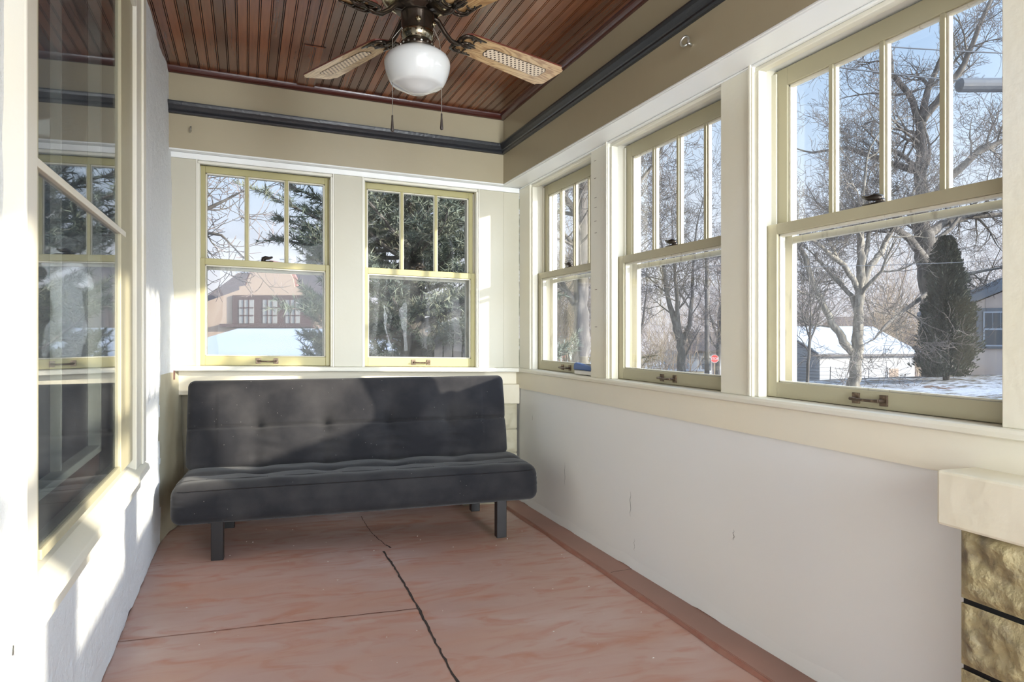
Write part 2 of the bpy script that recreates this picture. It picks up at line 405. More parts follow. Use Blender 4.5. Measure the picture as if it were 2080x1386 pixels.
# control joints and cracks
def ribbon(mb, pts, wd, z=.0012, mi=3):
    mb.mi = mi
    random.seed(len(pts) * 7 + int(pts[0][0] * 100))
    P = []
    for (a, b) in zip(pts[:-1], pts[1:]):
        n = max(2, int(math.hypot(b[0] - a[0], b[1] - a[1]) / .025))
        for i in range(n): P.append((a[0] + (b[0] - a[0]) * i / n + random.uniform(-.0025, .0025), a[1] + (b[1] - a[1]) * i / n + random.uniform(-.0025, .0025)))
    P.append(pts[-1])
    L_ = []; R_ = []
    for i, p in enumerate(P):
        q0 = P[max(i - 1, 0)]; q1 = P[min(i + 1, len(P) - 1)]
        d = Vector((q1[0] - q0[0], q1[1] - q0[1])).normalized(); w_ = wd * random.uniform(.6, 1.25) / 2
        L_.append((p[0] - d.y * w_, p[1] + d.x * w_, z)); R_.append((p[0] + d.y * w_, p[1] - d.x * w_, z))
    n = len(P)
    mb.add(L_ + R_, [(i, i + 1, n + i + 1, n + i) for i in range(n - 1)])
ribbon(mb, [(-.897, -.70), (-.895, -1.0), (-.902, -1.46), (-.915, -1.75), (-.923, -2.06), (-.93, -3.2)], .010)
ribbon(mb, [(-.901, .0), (-.90, -.35), (-.87, -.60), (-.853, -.66)], .0035)
ribbon(mb, [(-.866, -.60), (-.853, -.66)], .009)
ribbon(mb, [(-1.958, -1.425), (-1.4, -1.44), (-.905, -1.46)], .006, mi=2)
ribbon(mb, [(-1.5, -1.436), (-.905, -1.46)], .0028)
ribbon(mb, [(-1.95, -.61), (-1.4, -.63), (-.90, -.66)], .003, mi=2)
ribbon(mb, [(0.01, -1.36), (.06, -1.35), (.13, -1.345)], .003, z=.0152, mi=3)
random.seed(5)
mb.mi = 4
for i in range(70):                                   # crumbs of plaster
    x = random.uniform(-1.8, 0.0); y = random.uniform(-2.2, 0); s = random.uniform(.0015, .0045)
    mb.add([(x - s, y, .001), (x, y - s * .5, .001), (x + s, y, .001), (x, y + s * .6, .001), (x, y, .001 + s * .5)], [(0, 1, 4), (1, 2, 4), (2, 3, 4), (3, 0, 4)])
struct(mb.build('floor', [M['floor'], M['floor_ledge'], M['floor_red'], M['joint'], M['bone']], recalc=False))

# ceiling of beadboard: real grooves, two lines per seam
mb = MB()
x = -2.02
prof = []
while x < .06:
    prof += [(x, 0), (x + .0012, .005), (x + .0028, .005), (x + .0036, 0), (x + .0074, 0), (x + .0084, .005), (x + .0098, .005), (x + .011, 0)]
    x += BOARD
vs = []; 
for yy in (YF, -.60, .06):
    vs += [(px_, yy, ZC + d) for px_, d in prof]
n = len(prof)
mb.add(vs, [(i, i + 1, n * (k + 1) + i + 1 - 0, n * (k + 1) + i) if k == 0 else (n + i, n + i + 1, 2 * n + i + 1, 2 * n + i) for k in (0, 1) for i in range(n - 1)])
mb.m = [1 if (i % 8) in (1, 5) else 0 for k in (0, 1) for i in range(n - 1)]
mb.mi = 1; mb.box(-2.05, .3, YF, .3, ZC + .01, ZC + .12)
mb.mi = 0; mb.box(-1.265, -1.168, -.60, -.02, ZC - .007, ZC + .002)      # one pair of boards hanging slightly proud
mb.mi = 1
mb.box(-1.269, -1.164, -.606, -.598, ZC - .001, ZC + .004)
mb.box(-1.2195, -1.2170, -.60, -.02, ZC - .0078, ZC - .0065); mb.box(-1.2125, -1.2100, -.60, -.02, ZC - .0078, ZC - .0065)
struct(mb.build('ceiling', [M['bead'], M['dark_line']], recalc=False))

# frieze, lower walls, window walls ------------------------------------------------------
CASE = .045               # the right wall's casing boards lap this far over the openings
YCB, XCR = .045, .13       # casing planes of the back and the right wall
ZF = 2.06                  # underside of the frieze
BW = [(-1.79, -1.05), (-.885, -.145)]
RW = [(-.945, -.118), (-1.985, -1.115), (-3.012, -2.149), (-4.04, -3.18), (-5.07, -4.21)]
ZO0, ZO1 = ZSILL, 2.022    # opening bottom and top (back wall)
ZR1 = 2.045

mb = MB()
mb.mi = 0; mb.box(-2.05, .36, 0, .30, ZF + .002, ZC + .01)
mb.mi = 1
mb.box(-2.05, .36, .20, .38, -.1, .86)                # lower back wall
mb.mi = 2
mb.box(-2.05, .14, .10, .20, .72, .862)               # apron board under the sill
mb.mi = 3
mb.box(-1.96, .13, .14, .2, 0, .09)
struct(mb.build('wall_back', [M['frieze'], M['beige_wall'], M['apron'], M['quarter']]))
mb = MB()
mb.mi = 0; mb.box(0, .36, YF, 0, ZF + .002, ZC + .01)
mb.mi = 1
# plaster with a slightly uneven foot
n = 60
ys = [YF + (0.20 - YF) * i / n for i in range(n + 1)]
vs = []
for i, y in enumerate(ys):
    f_ = .012 + .006 * math.sin(i * 2.3) + .004 * math.sin(i * 5.1)
    vs += [(.137, y, .76), (.137, y, f_ + .05), (.133, y, f_), (.16, y, f_ - .02)]
mb.add(vs, [(4 * i + k, 4 * i + 4 + k, 4 * i + 5 + k, 4 * i + 1 + k) for i in range(n) for k in range(3)])
mb.box(.138, .36, YF, .38, -.1, .86)
mb.mi = 2; mb.box(.128, .15, YF, .15, .750, .858)
mb.mi = 3
for (y, z0, z1, w_) in ((-.62, .25, .38, .0022), (-1.325, .25, .37, .0022), (-1.36, .10, .16, .0014), (-2.05, .345, .385, .0018), (-.155, .56, .60, .002)):
    P_ = [(y + .004 * math.sin(i * 2.1), z0 + (z1 - z0) * i / 6) for i in range(7)]
    v_ = [(.1362, a - w_ * .5 * (.2 + math.sin(math.pi * i / 6)), b) for i, (a, b) in enumerate(P_)] + [(.1362, a + w_ * .5 * (.2 + math.sin(math.pi * i / 6)), b) for i, (a, b) in enumerate(P_)]
    mb.add(v_, [(i, i + 1, 8 + i, 7 + i) for i in range(6)])
struct(mb.build('wall_right', [M['frieze'], M['white_wall'], M['apron'], M['dark_line']]))

# trims
def rail_prof():   # picture rail: (out, up)
    return [(0, 0), (.012, .002), (.016, .010), (.014, .020), (.019, .024), (.024, .034), (.030, .044), (.034, .056), (.034, .063), (.0, .066)]
mb = MB()
mb.prism(rail_prof(), -1.96, .0, lambda u, v, t: (t, -u, 2.246 + v))
struct(mb.build('trim_1', M['black'], smooth=False))
mb = MB()
mb.prism(rail_prof(), YF, 0, lambda u, v, t: (-u, t, 2.246 + v))
struct(mb.build('trim_2', M['black']))
def quarter():
    return [(0, 0)] + [(.032 * math.sin(a) , -.032 * math.cos(a) + 0) for a in [math.pi / 2 * i / 6 for i in range(7)]]
q = [(0, .02), (0, -.03)] + [(.034 * math.sin(a), -.030 * math.cos(a)) for a in [math.pi / 12 * i for i in range(1, 7)]] + [(.034, .02)]
mb = MB(); mb.prism(q, -1.98, .0, lambda u, v, t: (t, -u, ZC + v)); struct(mb.build('trim_3', M['quarter']))
mb = MB(); mb.prism(q, YF, .0, lambda u, v, t: (-u, t, ZC + v)); struct(mb.build('trim_4', M['quarter']))
# soffit + head casing
mb = MB()
mb.box(-2.0, XCR + .01, .0, YCB + .02, ZF - .006, ZF + .002)
mb.box(-1.93, XCR - .001, YCB, .33, ZO1, ZF - .007)
struct(mb.build('trim_5', M['soffit'], bevel=.002))
mb = MB()
mb.box(.0, XCR + .02, YF, YCB, ZF - .006, ZF + .002)
mb.box(XCR, .33, YF, YCB + .2, ZR1, ZF - .007)
mb.box(.004, .018, YF, .0, ZF - .012, ZF - .004)
struct(mb.build('trim_6', M['soffit'], bevel=.002))
# sills
def nosing(mbx, a, b, fn, out0, depth):
    pr = [(out0 + .006, 0), (out0, .004), (out0 - .001, .016), (out0 + .002, .024), (out0 + .008, .027), (depth, .032), (depth, 0)]
    mbx.prism(pr, a, b, fn)
mb = MB(); nosing(mb, -1.90, .13, lambda u, v, t: (t, u, .856 + v), .012, .36)
mb.mi = 1; mb.box(-1.908, -1.893, .012, .05, .81, .87)
struct(mb.build('trim_7', [M['trim'], M['brown']]))
mb = MB(); nosing(mb, YF, .14, lambda u, v, t: (u, t, .856 + v), .112, .38)
struct(mb.build('trim_8', M['trim']))

# casing posts: one per post
def post_back(x0, x1, name):
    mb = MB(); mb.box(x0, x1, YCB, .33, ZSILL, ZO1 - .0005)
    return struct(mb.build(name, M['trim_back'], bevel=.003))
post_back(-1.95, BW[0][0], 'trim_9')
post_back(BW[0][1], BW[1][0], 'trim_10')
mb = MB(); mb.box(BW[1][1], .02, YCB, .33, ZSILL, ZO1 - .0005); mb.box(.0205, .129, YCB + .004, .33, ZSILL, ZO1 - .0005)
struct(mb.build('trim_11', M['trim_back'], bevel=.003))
edges = [.10] + [v for (a, b) in RW for v in (b, a)] + [YF]
k = 12
for i in range(0, len(edges), 2):
    y1, y0 = edges[i], edges[i + 1]
    mb = MB()
    if i == 0: y1 = YCB + .004
    mb.box(XCR, XCR + .013, y0, y1, ZSILL, ZR1 - .0005)
    mb.box(XCR + .012, .30, y0, y1 - (CASE if i else 0), ZSILL, ZR1 - .0005)
    if i: # small bead down the near edge of each post
        mb.box(XCR - .004, XCR + .004, y0 - .0005, y0 + .012, ZSILL, ZR1 + .01)
    if i == 2:
        mb.mi = 1                                      # old staple and nail marks down this post
        for z_, y_ in ((1.99, -.99), (1.90, -.992), (1.80, -.995), (1.75, -.996), (1.68, -.995), (1.62, -.998), (1.33, -1.0), (1.14, -1.0)):
            mb.box(XCR - .0006, XCR + .001, y_ - .012, y_ + .010, z_ - .0012, z_ + .0012)
    struct(mb.build('trim_%d' % k, [M['trim'], M['sash_lift']], bevel=.0 if i == 2 else .002)); k += 1
# screws / nail holes on the second post
# ---------------------------------------------------------------- double-hung windows
def sash_window(name, o0, o1, wall, muntins, zt, glass_up, glass_lo, hardware=True):
    """o0<o1 along the wall; wall 'B' (normal y) or 'R' (normal x); n = depth from the room side"""
    root = struct(empty(name, warp((o0 if wall == 'B' else .2, .1 if wall == 'B' else o0, ZSILL))))
    base = YCB if wall == 'B' else XCR
    def bx(mb, u0, u1, n0, n1, z0, z1):
        if wall == 'B': mb.box(u0, u1, base + n0, base + n1, z0, z1)
        else: mb.box(base + n0, base + n1, u0, u1, z0, z1)
    def pt(u, n_, z):
        return (u, base + n_, z) if wall == 'B' else (base + n_, u, z)
    # jambs and stops
    for (a, b) in ((o0, o0 + .007), (o1 - .007, o1)):
        mb = MB(); bx(mb, a, b, .0 if wall == 'B' or a > o0 else .0135, .19, ZSILL, zt); mb.build('jamb', M['trim'], root)
        s = 1 if a == o0 else -1
        sw = .018 if wall == 'B' else .030
        if wall == 'R' and s == 1: continue
        e0, e1 = (a, a + sw) if s == 1 else (b - sw, b)
        mb = MB(); bx(mb, e0, e1, .010, .046, ZSILL, zt - .0165)
        bx(mb, e0, e1, .086, .093, ZSILL, zt - .0165)
        mb.build('stop', M['trim'], root, bevel=.003)
    mb = MB(); bx(mb, o0 + .0075, o1 - .0075, .0135, .046, zt - .016, zt - .0005); mb.build('head_stop', M['trim'], root, bevel=.003)
    a, b = o0 + .008, o1 - .008
    zm = 1.455
    # upper sash
    st = .034 if wall == 'B' else .066
    mb = MB(); n0, n1 = .094, .126
    bx(mb, a, a + st, n0, n1, zm, zt - .008); bx(mb, b - st, b, n0, n1, zm, zt - .008)
    bx(mb, a + st, b - st, n0, n1, 1.975, zt - .008); bx(mb, a + st, b - st, n0, n1, zm, zm + .032)
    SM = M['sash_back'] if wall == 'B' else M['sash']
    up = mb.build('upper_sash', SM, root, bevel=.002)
    g0, g1 = a + st, b - st
    wd = (g1 - g0) / (muntins + 1)
    mb = MB()
    for (e0, e1) in ((g0, g0 + .009), (g1 - .009, g1)): bx(mb, e0, e1, n0 + .008, n1 - .006, zm + .032, 1.975)
    bx(mb, g0, g1, n0 + .008, n1 - .006, 1.967, 1.975)
    mb.build('glazing_bead', M['sash_pale'], up, bevel=.0015)
    for i in range(1, muntins + 1):
        c = g0 + wd * i
        mb = MB(); bx(mb, c - .008, c + .008, n0, n1 - .004, zm + .032, 1.975)
        mb.mi = 1; bx(mb, c - .0135, c + .0135, n0 + .009, n1 - .008, zm + .032, 1.975)
        mb.build('muntin', [SM, M['sash_pale']], up, bevel=.0015)
    mb = MB(); bx(mb, g0, g1, n0 + .018, n0 + .021, zm + .03, 1.977)
    mb.build('glass_pane', glass_up, up)
    # lower sash
    mb = MB(); n0, n1 = .049, .085
    bx(mb, a, a + st, n0, n1, ZSILL + .003, 1.486); bx(mb, b - st, b, n0, n1, ZSILL + .003, 1.486)
    bx(mb, a + st, b - st, n0, n1, 1.450, 1.486); bx(mb, a + st, b - st, n0, n1, ZSILL + .003, .938)
    lo = mb.build('lower_sash', SM, root, bevel=.002)
    mb = MB()
    for (e0, e1) in ((g0, g0 + .007), (g1 - .007, g1)): bx(mb, e0, e1, n0 + .009, n1 - .006, .938, 1.45)
    bx(mb, g0, g1, n0 + .009, n1 - .006, .938, .944); bx(mb, g0, g1, n0 + .009, n1 - .006, 1.442, 1.45)
    mb.build('glazing_bead', M['sash_pale'], lo, bevel=.0015)
    mb = MB(); bx(mb, g0, g1, n0 + .018, n0 + .021, .936, 1.452)
    mb.build('glass_pane', glass_lo, lo)
    # storm frame outside
    mb = MB(); n0, n1 = .140, .162
    c0, c1 = o0, o1
    bx(mb, c0, c0 + .05, n0, n1, ZSILL, zt); bx(mb, c1 - .05, c1, n0, n1, ZSILL, zt)
    for (za, zb_) in ((zt - .05, zt), (ZSILL - .01, .93), (1.43, 1.452)): bx(mb, c0 + .0505, c1 - .0505, n0 + .001, n1 - .001, za, zb_)
    mb.build('storm_frame', M['storm'], root, bevel=.002)
    mb = MB()
    # rusty pulleys in the parting track
    for (u, s) in ((o1 - .007, -1), (o0 + .007, 1)):
        for kz in (1.90,):
            mbp = MB()
            bx(mbp, min(u, u + s * .0025), max(u, u + s * .0025), .092, .116, kz - .055, kz + .05)
            mbp.mi = 1; bx(mbp, min(u, u + s * .006), max(u, u + s * .006), .098, .110, kz - .035, kz + .03)
            mbp.build('pulley', [M['trim'], M['dark_line']], root, bevel=.002)
    if hardware and wall == 'R':
        for kz in (1.90, 1.42, .99):
            mbs = MB(); mbs.tube([pt(o1 - .032, .028, kz), pt(o1 - .0285, .028, kz), ], .005, 10)
            mbs.build('screw', M['bone'], root)
    if hardware:
        c = (o0 + o1) / 2
        zb = .911
        mbh = MB()
        for s in (-1, 1):
            bx(mbh, c + s * .048 - .013, c + s * .048 + .013, .044, .050, zb - .015, zb + .017)
            mbh.tube([pt(c + s * .048, .046, zb), pt(c + s * .048, .024, zb)], [.006, .005], 8)
        mbh.tube([pt(c - .050, .024, zb), pt(c - .02, .020, zb - .001), pt(c + .02, .020, zb - .001), pt(c + .050, .024, zb)], [.0055, .0045, .0045, .0055], 8)
        mbh.build('pull_handle', M['sash_lift'], lo, bevel=.001)
        mbh = MB()
        bx(mbh, c - .033, c + .033, .054, .080, 1.486, 1.491)
        mbh.tube([pt(c - .02, .066, 1.489), pt(c - .02, .066, 1.502)], [.014, .012], 10)
        mbh.tube([pt(c - .026, .066, 1.500), pt(c - .008, .060, 1.508), pt(c + .012, .056, 1.507), pt(c + .030, .054, 1.514)], [.011, .012, .008, .005], 8)
        mbh.build('sash_lock', M['bronze'], lo, smooth=True)
    return root
M['glass_clear'] = glass_mat('clear_window_glass', .007, refl=1.25)
sash_window('window_1', BW[0][0], BW[0][1], 'B', 2, ZO1, M['glass_clear'], M['glass_clear'])
sash_window('window_2', BW[1][0], BW[1][1], 'B', 2, ZO1, M['glass_clear'], M['glass_dusty'])
for i, (a, b) in enumerate(RW):
    sash_window('window_%d' % (3 + i), a - CASE, b, 'R', 3, ZR1, M['glass_old'], M['glass'], hardware=(i < 4))

# screw heads on the window jambs (children of nothing in the photo: tiny, part of the posts)
# ---------------------------------------------------------------- left wall: stucco with the house window
LY0, LY1, LZ0, LZ1 = -2.60, -1.12, .545, 2.36
mb = MB()
def lx(y, z):
    s = mnoise.noise(Vector((y * 2.2, z * 2.2, 3.1))) * .010 + mnoise.noise(Vector((y * 14, z * 14, 0))) * .004
    x = -1.935 + s
    if z < .12: x -= .004 * (1 - z / .12)
    if y > -.35:                                      # rounded inner corner
        x += .055 * ((y + .35) / .45) ** 2 * (1.2 - .35 * min(z, 2.4))
    return x
def ygrid():
    y = YF; r = []
    while y < .16: r.append(y); y += .08 if y < -3.2 else .025
    return r
ysg = ygrid(); zsg = [-.02 + .03 * i for i in range(86)]
idx = {}
for i, y in enumerate(ysg):
    for j, z in enumerate(zsg):
        zz = z if j else (.004 + .008 * mnoise.noise(Vector((y * 9, 0, 5))))
        mb.v.append(warp((lx(y, z), y, zz))); idx[i, j] = len(mb.v) - 1
for i in range(len(ysg) - 1):
    for j in range(len(zsg) - 1):
        yc = (ysg[i] + ysg[i + 1]) / 2; zc_ = (zsg[j] + zsg[j + 1]) / 2
        if LY0 < yc < LY1 and LZ0 < zc_ < LZ1: continue
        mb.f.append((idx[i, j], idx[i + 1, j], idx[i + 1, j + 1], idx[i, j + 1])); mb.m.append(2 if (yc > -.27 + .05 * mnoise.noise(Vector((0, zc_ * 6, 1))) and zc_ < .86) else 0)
mb.box(-2.2, -2.0, YF, LY0, -.1, 2.6); mb.box(-2.2, -2.0, LY1, .35, -.1, 2.6)
mb.box(-2.2, -2.0, LY0, LY1, -.1, LZ0); mb.box(-2.2, -2.0, LY0, LY1, LZ1, 2.6)
mb.mi = 1                                              # dark crack at the foot and in the far corner
mb.box(-1.99, -1.945, YF, .2, -.001, .012)
o = mb.build('wall_left', [M['stucco'], M['dark_line'], M['beige_wall']], smooth=True, recalc=False); struct(o)

# house window in the left wall
root = struct(empty('window_9', warp((-1.93, LY0, LZ0))))
XL = -1.925
mb = MB()
mb.box(-1.965, -1.902, -2.63, -2.560, LZ0 - .05, 2.45); mb.box(-1.965, -1.902, -1.30, -1.12, LZ0 + .02, 2.45)
mb.box(-1.9025, -1.893, -1.19, -1.12, LZ0 + .02, 2.45)
mb.box(XL - .005, -1.903, -2.5595, -1.3005, 2.24, 2.42)
mb.build('casing', M['trim'], root, bevel=.004)
mb = MB()
mb.prism([(-2.02, .60), (-1.925, .575), (-1.885, .555), (-1.880, .535), (-1.93, .525), (-2.02, .525)], LY0 - .005, LY1 + .005, lambda u, v, t: (u, t, v))
mb.box(-1.93, -1.912, LY0, LY1, .465, .53)
mb.build('window_sill', M['trim'], root, bevel=.002)
mb = MB()
mb.box(XL - .012, XL + .004, -2.559, -2.475, .60, 2.239); mb.box(XL - .012, XL + .010, -1.545, -1.301, .60, 2.239)
mb.box(XL - .012, XL + .009, -2.4745, -1.5455, .60, .622); mb.box(XL - .012, XL + .009, -2.4745, -1.5455, 2.19, 2.239)
st_ = mb.build('storm_sash', M['sash'], root, bevel=.003)
mb = MB(); mb.box(XL - .004, XL + .012, -2.55, -1.46, 1.384, 1.402); mb.build('meeting_rail', M['trim'], st_, bevel=.002)
mb = MB(); mb.box(XL - .002, XL + .001, -2.47, -1.54, .62, 2.2); mb.build('glass_pane', M['glass_mirror'], st_)
mb = MB()
mb.box(-2.02, -1.985, -2.60, -2.44, .55, 2.3); mb.box(-2.02, -1.985, -1.50, -1.15, .55, 2.3)
mb.box(-2.02, -1.986, -2.4395, -1.5005, .55, .672); mb.box(-2.02, -1.986, -2.4395, -1.5005, 2.2, 2.3)
inn = mb.build('inner_sash', M['brown'], root, bevel=.003)
mb = MB()
mb.box(-2.015, -1.978, -1.518, -1.498, .672, 2.2); mb.box(-2.015, -1.978, -2.44, -1.5, .668, .690)
mb.box(-2.015, -1.990, -1.98, -1.965, .69, 2.2)
mb.build('glazing_bead', M['trim'], inn, bevel=.002)
# dim room seen behind that window
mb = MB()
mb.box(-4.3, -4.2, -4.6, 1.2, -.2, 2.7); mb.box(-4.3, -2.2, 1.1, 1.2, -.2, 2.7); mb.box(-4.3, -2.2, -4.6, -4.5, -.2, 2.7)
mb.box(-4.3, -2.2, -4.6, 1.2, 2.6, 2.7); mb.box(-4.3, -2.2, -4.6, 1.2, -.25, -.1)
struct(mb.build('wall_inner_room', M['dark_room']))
# curtain of gentle folds inside that window
mb = MB()
n = 60
vs = []
for i in range(n + 1):
    y = -2.55 + 1.35 * i / n
    for z in (.62, 2.3): vs.append((-2.30 + .022 * math.sin(i * .95) + .008 * math.sin(i * 2.3), y, z))
mb.add(vs, [(2 * i, 2 * i + 2, 2 * i + 3, 2 * i + 1) for i in range(n)])
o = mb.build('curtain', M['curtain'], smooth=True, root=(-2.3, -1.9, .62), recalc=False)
md = o.modifiers.new('thick', 'SOLIDIFY'); md.thickness = .003
mbr = MB(); mbr.tube([(-2.3, -2.65, 2.31), (-2.3, -1.1, 2.31)], .012, 10); mbr.build('curtain_rod', M['bronze'], o)
tag(o, 'blue-grey curtain hanging inside the house window of the left wall', 'curtain')

# front end wall behind the photographer
mb = MB()
mb.box(-2.05, .36, YF - .1, YF, -.1, .75); mb.box(-2.05, .36, YF - .1, YF, 2.3, 2.62)
struct(mb.build('wall_front', M['white_wall']))

# ---------------------------------------------------------------- rock-faced piers under the sill
def rock_face(mb, fn, u0, u1, z0, z1, amp=.017, step=.008, seed=0):
    nu = max(2, int((u1 - u0) / step)); nz = max(2, int((z1 - z0) / step))
    b = len(mb.v)
    for i in range(nu + 1):
        for j in range(nz + 1):
            u = u0 + (u1 - u0) * i / nu; z = z0 + (z1 - z0) * j / nz
            eu = min((u - u0), (u1 - u)) / .02; ez = min(z - z0, z1 - z) / .02
            k = max(0, min(1, eu)) * max(0, min(1, ez))
            h = mnoise.fractal(Vector((u * 15 + seed, z * 15, seed)), .8, 2.1, 6) * amp * 1.3 + amp * .8
            h = max(h, .001)
            mb.v.append(warp(fn(u, z, h * k)))
    for i in range(nu):
        for j in range(nz):
            a = b + i * (nz + 1) + j
            mb.f.append((a, a + nz + 1, a + nz + 2, a + 1)); mb.m.append(mb.mi)
# right pier
mb = MB(); mb.mi = 1
mb.box(.022, .138, -3.75, -2.996, .0, .66)
mb.mi = 0
cs = [(.488, .648), (.334, .476), (.180, .322), (.026, .168)]
for q_, (z0, z1) in enumerate(cs):
    rock_face(mb, lambda u, z, h: (.020 - h * .6, u, z), -3.75, -2.992, z0, z1, seed=q_ * 3.3)
    rock_face(mb, lambda u, z, h: (u, -2.992 + h * .35, z), .020, .135, z0, z1, seed=q_ * 5.3 + 9)
o = mb.build('stone_pier', [M['rock'], M['black']], smooth=True, root=warp((.05, -3.4, 0)))
capm = MB(); 
capm.box(-.002, .137, -3.82, -2.946, .648, .778)
capm.build('cap_stone', M['cap'], o, bevel=.007)
tag(o, 'rock-faced stone pier with olive paint, black joints and cream cap against right wall', 'pier')
# corner pier
mb = MB(); mb.mi = 1; mb.box(-.24, .12, .075, .199, 0, .65); mb.mi = 0
for q_, (z0, z1) in enumerate(cs):
    rock_face(mb, lambda u, z, h: (u, .072 - h * .5, z), -.24, .122, z0, z1, seed=q_ * 2.1 + 30)
o = mb.build('stone_pier', [M['beige_wall'], M['beige_wall']], smooth=True, root=warp((-.05, .12, 0)))
capm = MB(); capm.box(-.27, .132, .045, .099, .648, .776); capm.build('cap_stone', M['cap'], o, bevel=.007)
tag(o, 'low stone pier with a cream cap in the back corner behind the sofa', 'pier')

# ---------------------------------------------------------------- sofa (click-clack)
def rounded_block(mb, sx, sy, sz, r, nx, ny, nz, dfn):
    """box centred at origin, rounded by r, displaced by dfn(p)->p"""
    hx, hy, hz = sx / 2, sy / 2, sz / 2
    def grid(ax, s):
        a = (ax + 1) % 3; b = (ax + 2) % 3
        nn = (nx, ny, nz); h = (hx, hy, hz)
        base = len(mb.v); na, nb_ = nn[a], nn[b]
        for i in range(na + 1):
            for j in range(nb_ + 1):
                p = [0, 0, 0]; p[ax] = s * h[ax]
                # cluster samples near the edges
                ca = -math.cos(math.pi * i / na) * .35 + (2 * i / na - 1) * .65
                cb = -math.cos(math.pi * j / nb_) * .35 + (2 * j / nb_ - 1) * .65
                p[a] = ca * h[a]; p[b] = cb * h[b]
                q = [max(-h[k] + r, min(h[k] - r, p[k])) for k in range(3)]
                d = Vector([p[k] - q[k] for k in range(3)])
                if d.length > 1e-9: d = d.normalized() * r
                v = Vector(q) + d
                v = dfn(v)
                if mb.xf is not None: v = mb.xf @ v
                mb.v.append(v)
        for i in range(na):
            for j in range(nb_):
                a0 = base + i * (nb_ + 1) + j
                f = (a0, a0 + nb_ + 1, a0 + nb_ + 2, a0 + 1)
                mb.f.append(f if s > 0 else f[::-1]); mb.m.append(mb.mi)
    for ax in range(3):
        for s in (-1, 1): grid(ax, s)
SR = math.radians(-4.0)
sofa_root = Vector((-.95, -.42, 0.022))
sofa = empty('sofa', sofa_root)
XF = Matrix.Translation(sofa_root) @ Matrix.Rotation(SR, 4, 'Z')
TU = [-.525, -.175, .175, .525]
def weld(o, d=.0008):
    bm = bmesh.new(); bm.from_mesh(o.data); bmesh.ops.remove_doubles(bm, verts=bm.verts, dist=d); bmesh.ops.recalc_face_normals(bm, faces=bm.faces); bm.to_mesh(o.data); bm.free()
# seat
def seat_d(v):
    x, y, z = v
    if z > 0:
        k = min(1, z / .07)
        z += k * .006 * math.sin((y + .25) / .5 * math.pi)
        d = math.exp(-((y + .02) / .035) ** 2)
        z -= k * .014 * d
        for t in TU:
            z -= k * .022 * math.exp(-((x - t) ** 2 + (y + .02) ** 2) / .0030)
            z -= k * .012 * math.exp(-((x - t) ** 2) / .004) * (1 if y > .13 else max(0, (y + .02) / .15) if y > -.02 else 0)
        z += k * .003 * math.sin(x * 23 + y * 5) * math.sin(y * 19)
    if y < -.18:                                       # front edge rolls over, top leans back
        y += .020 * max(0, z) / .1
    e = max(0, abs(x) - .82)
    z -= e * .12 * (1 if z > 0 else 0)
    # fabric pulls at the ends
    if abs(x) > .84 and z > -.02 and z < .06: y += .003 * math.sin(z * 260)
    return Vector((x, y, z))
mb = MB(wp=False); mb.xf = XF @ Matrix.Translation((0, .005, .285))
rounded_block(mb, 1.795, .535, .192, .048, 160, 60, 24, seat_d)
seat = mb.build('seat', M['fabric'], sofa, smooth=True, recalc=False); weld(seat)
# piping seam along the front of the seat
mb = MB(wp=False); mb.xf = XF
mb.tube([(-.865 + 1.73 * i / 40, -.2635 + (.012 if i in (0, 40) else 0), .352) for i in range(41)], .0016, 5)
mb.build('seam', M['leg'], seat)
# back
def back_d(v):
    x, y, z = v
    if y < 0:
        k = min(1, -y / .05)
        dz = z + .02
        y += k * .018 * math.exp(-(dz / .009) ** 2)
        y += k * .005 * math.exp(-(dz / .05) ** 2)
        for t in TU:
            y += k * .019 * math.exp(-((x - t) ** 2 + dz * dz) / .0012)
            y += k * .010 * math.exp(-((x - t) ** 2) / .0012) * math.exp(-(dz / .10) ** 2)
            # vertical seams at the foot of the back and sagging creases under the tufts
            y += k * .012 * math.exp(-((x - t) ** 2) / .0006) * max(0, (-z - .10) / .13)
            s = (x - t) / .175
            if z < -.02 and abs(s) < 1:
                y += k * .0055 * math.sin((z + .02 + .05 * s * s) * 110) * max(0, 1 - abs(dz + .09) / .10) * (1 - s * s) ** 2
        y -= k * .010 * math.cos(x * 2 * math.pi / .35) * (1 if abs(x) < .72 else .3) * max(0, 1 - abs(z) / .22)
        y -= k * .010 * math.exp(-((abs(z + .02) - .09) / .06) ** 2)
    return Vector((x, y, z))
lean = math.radians(-13)
mb = MB(wp=False); mb.xf = XF @ Matrix.Translation((-.022, .235, .595)) @ Matrix.Rotation(lean, 4, 'X')
rounded_block(mb, 1.735, .115, .47, .036, 180, 16, 90, back_d)
back = mb.build('backrest', M['fabric'], sofa, smooth=True, recalc=False); weld(back)
# metal hinge frame and legs
mb = MB(wp=False); mb.xf = XF
mb.box(-.74, .74, -.19, .20, .180, .204)
mb.build('frame', M['leg'], sofa)
for sx in (-1, 1):
    for fy in (0, 1):
        mb = MB(wp=False); mb.xf = XF
        x = sx * .695; y = -.215 if fy == 0 else .35
        mb.prism([(x - .027, y - .025), (x + .027, y - .025), (x + .027, y + .025), (x - .027, y + .025)], 0, .2 if fy == 0 else .24,
                 (lambda u, v, t: (u, v, t)))
        if fy: mb.box(x - .02, x + .02, .1, .36, .205, .235)
        lg = mb.build('leg', M['leg'], sofa, bevel=.003)
tag(sofa, 'charcoal armless fold-down sofa with tufted back and black block legs below the back windows', 'sofa')

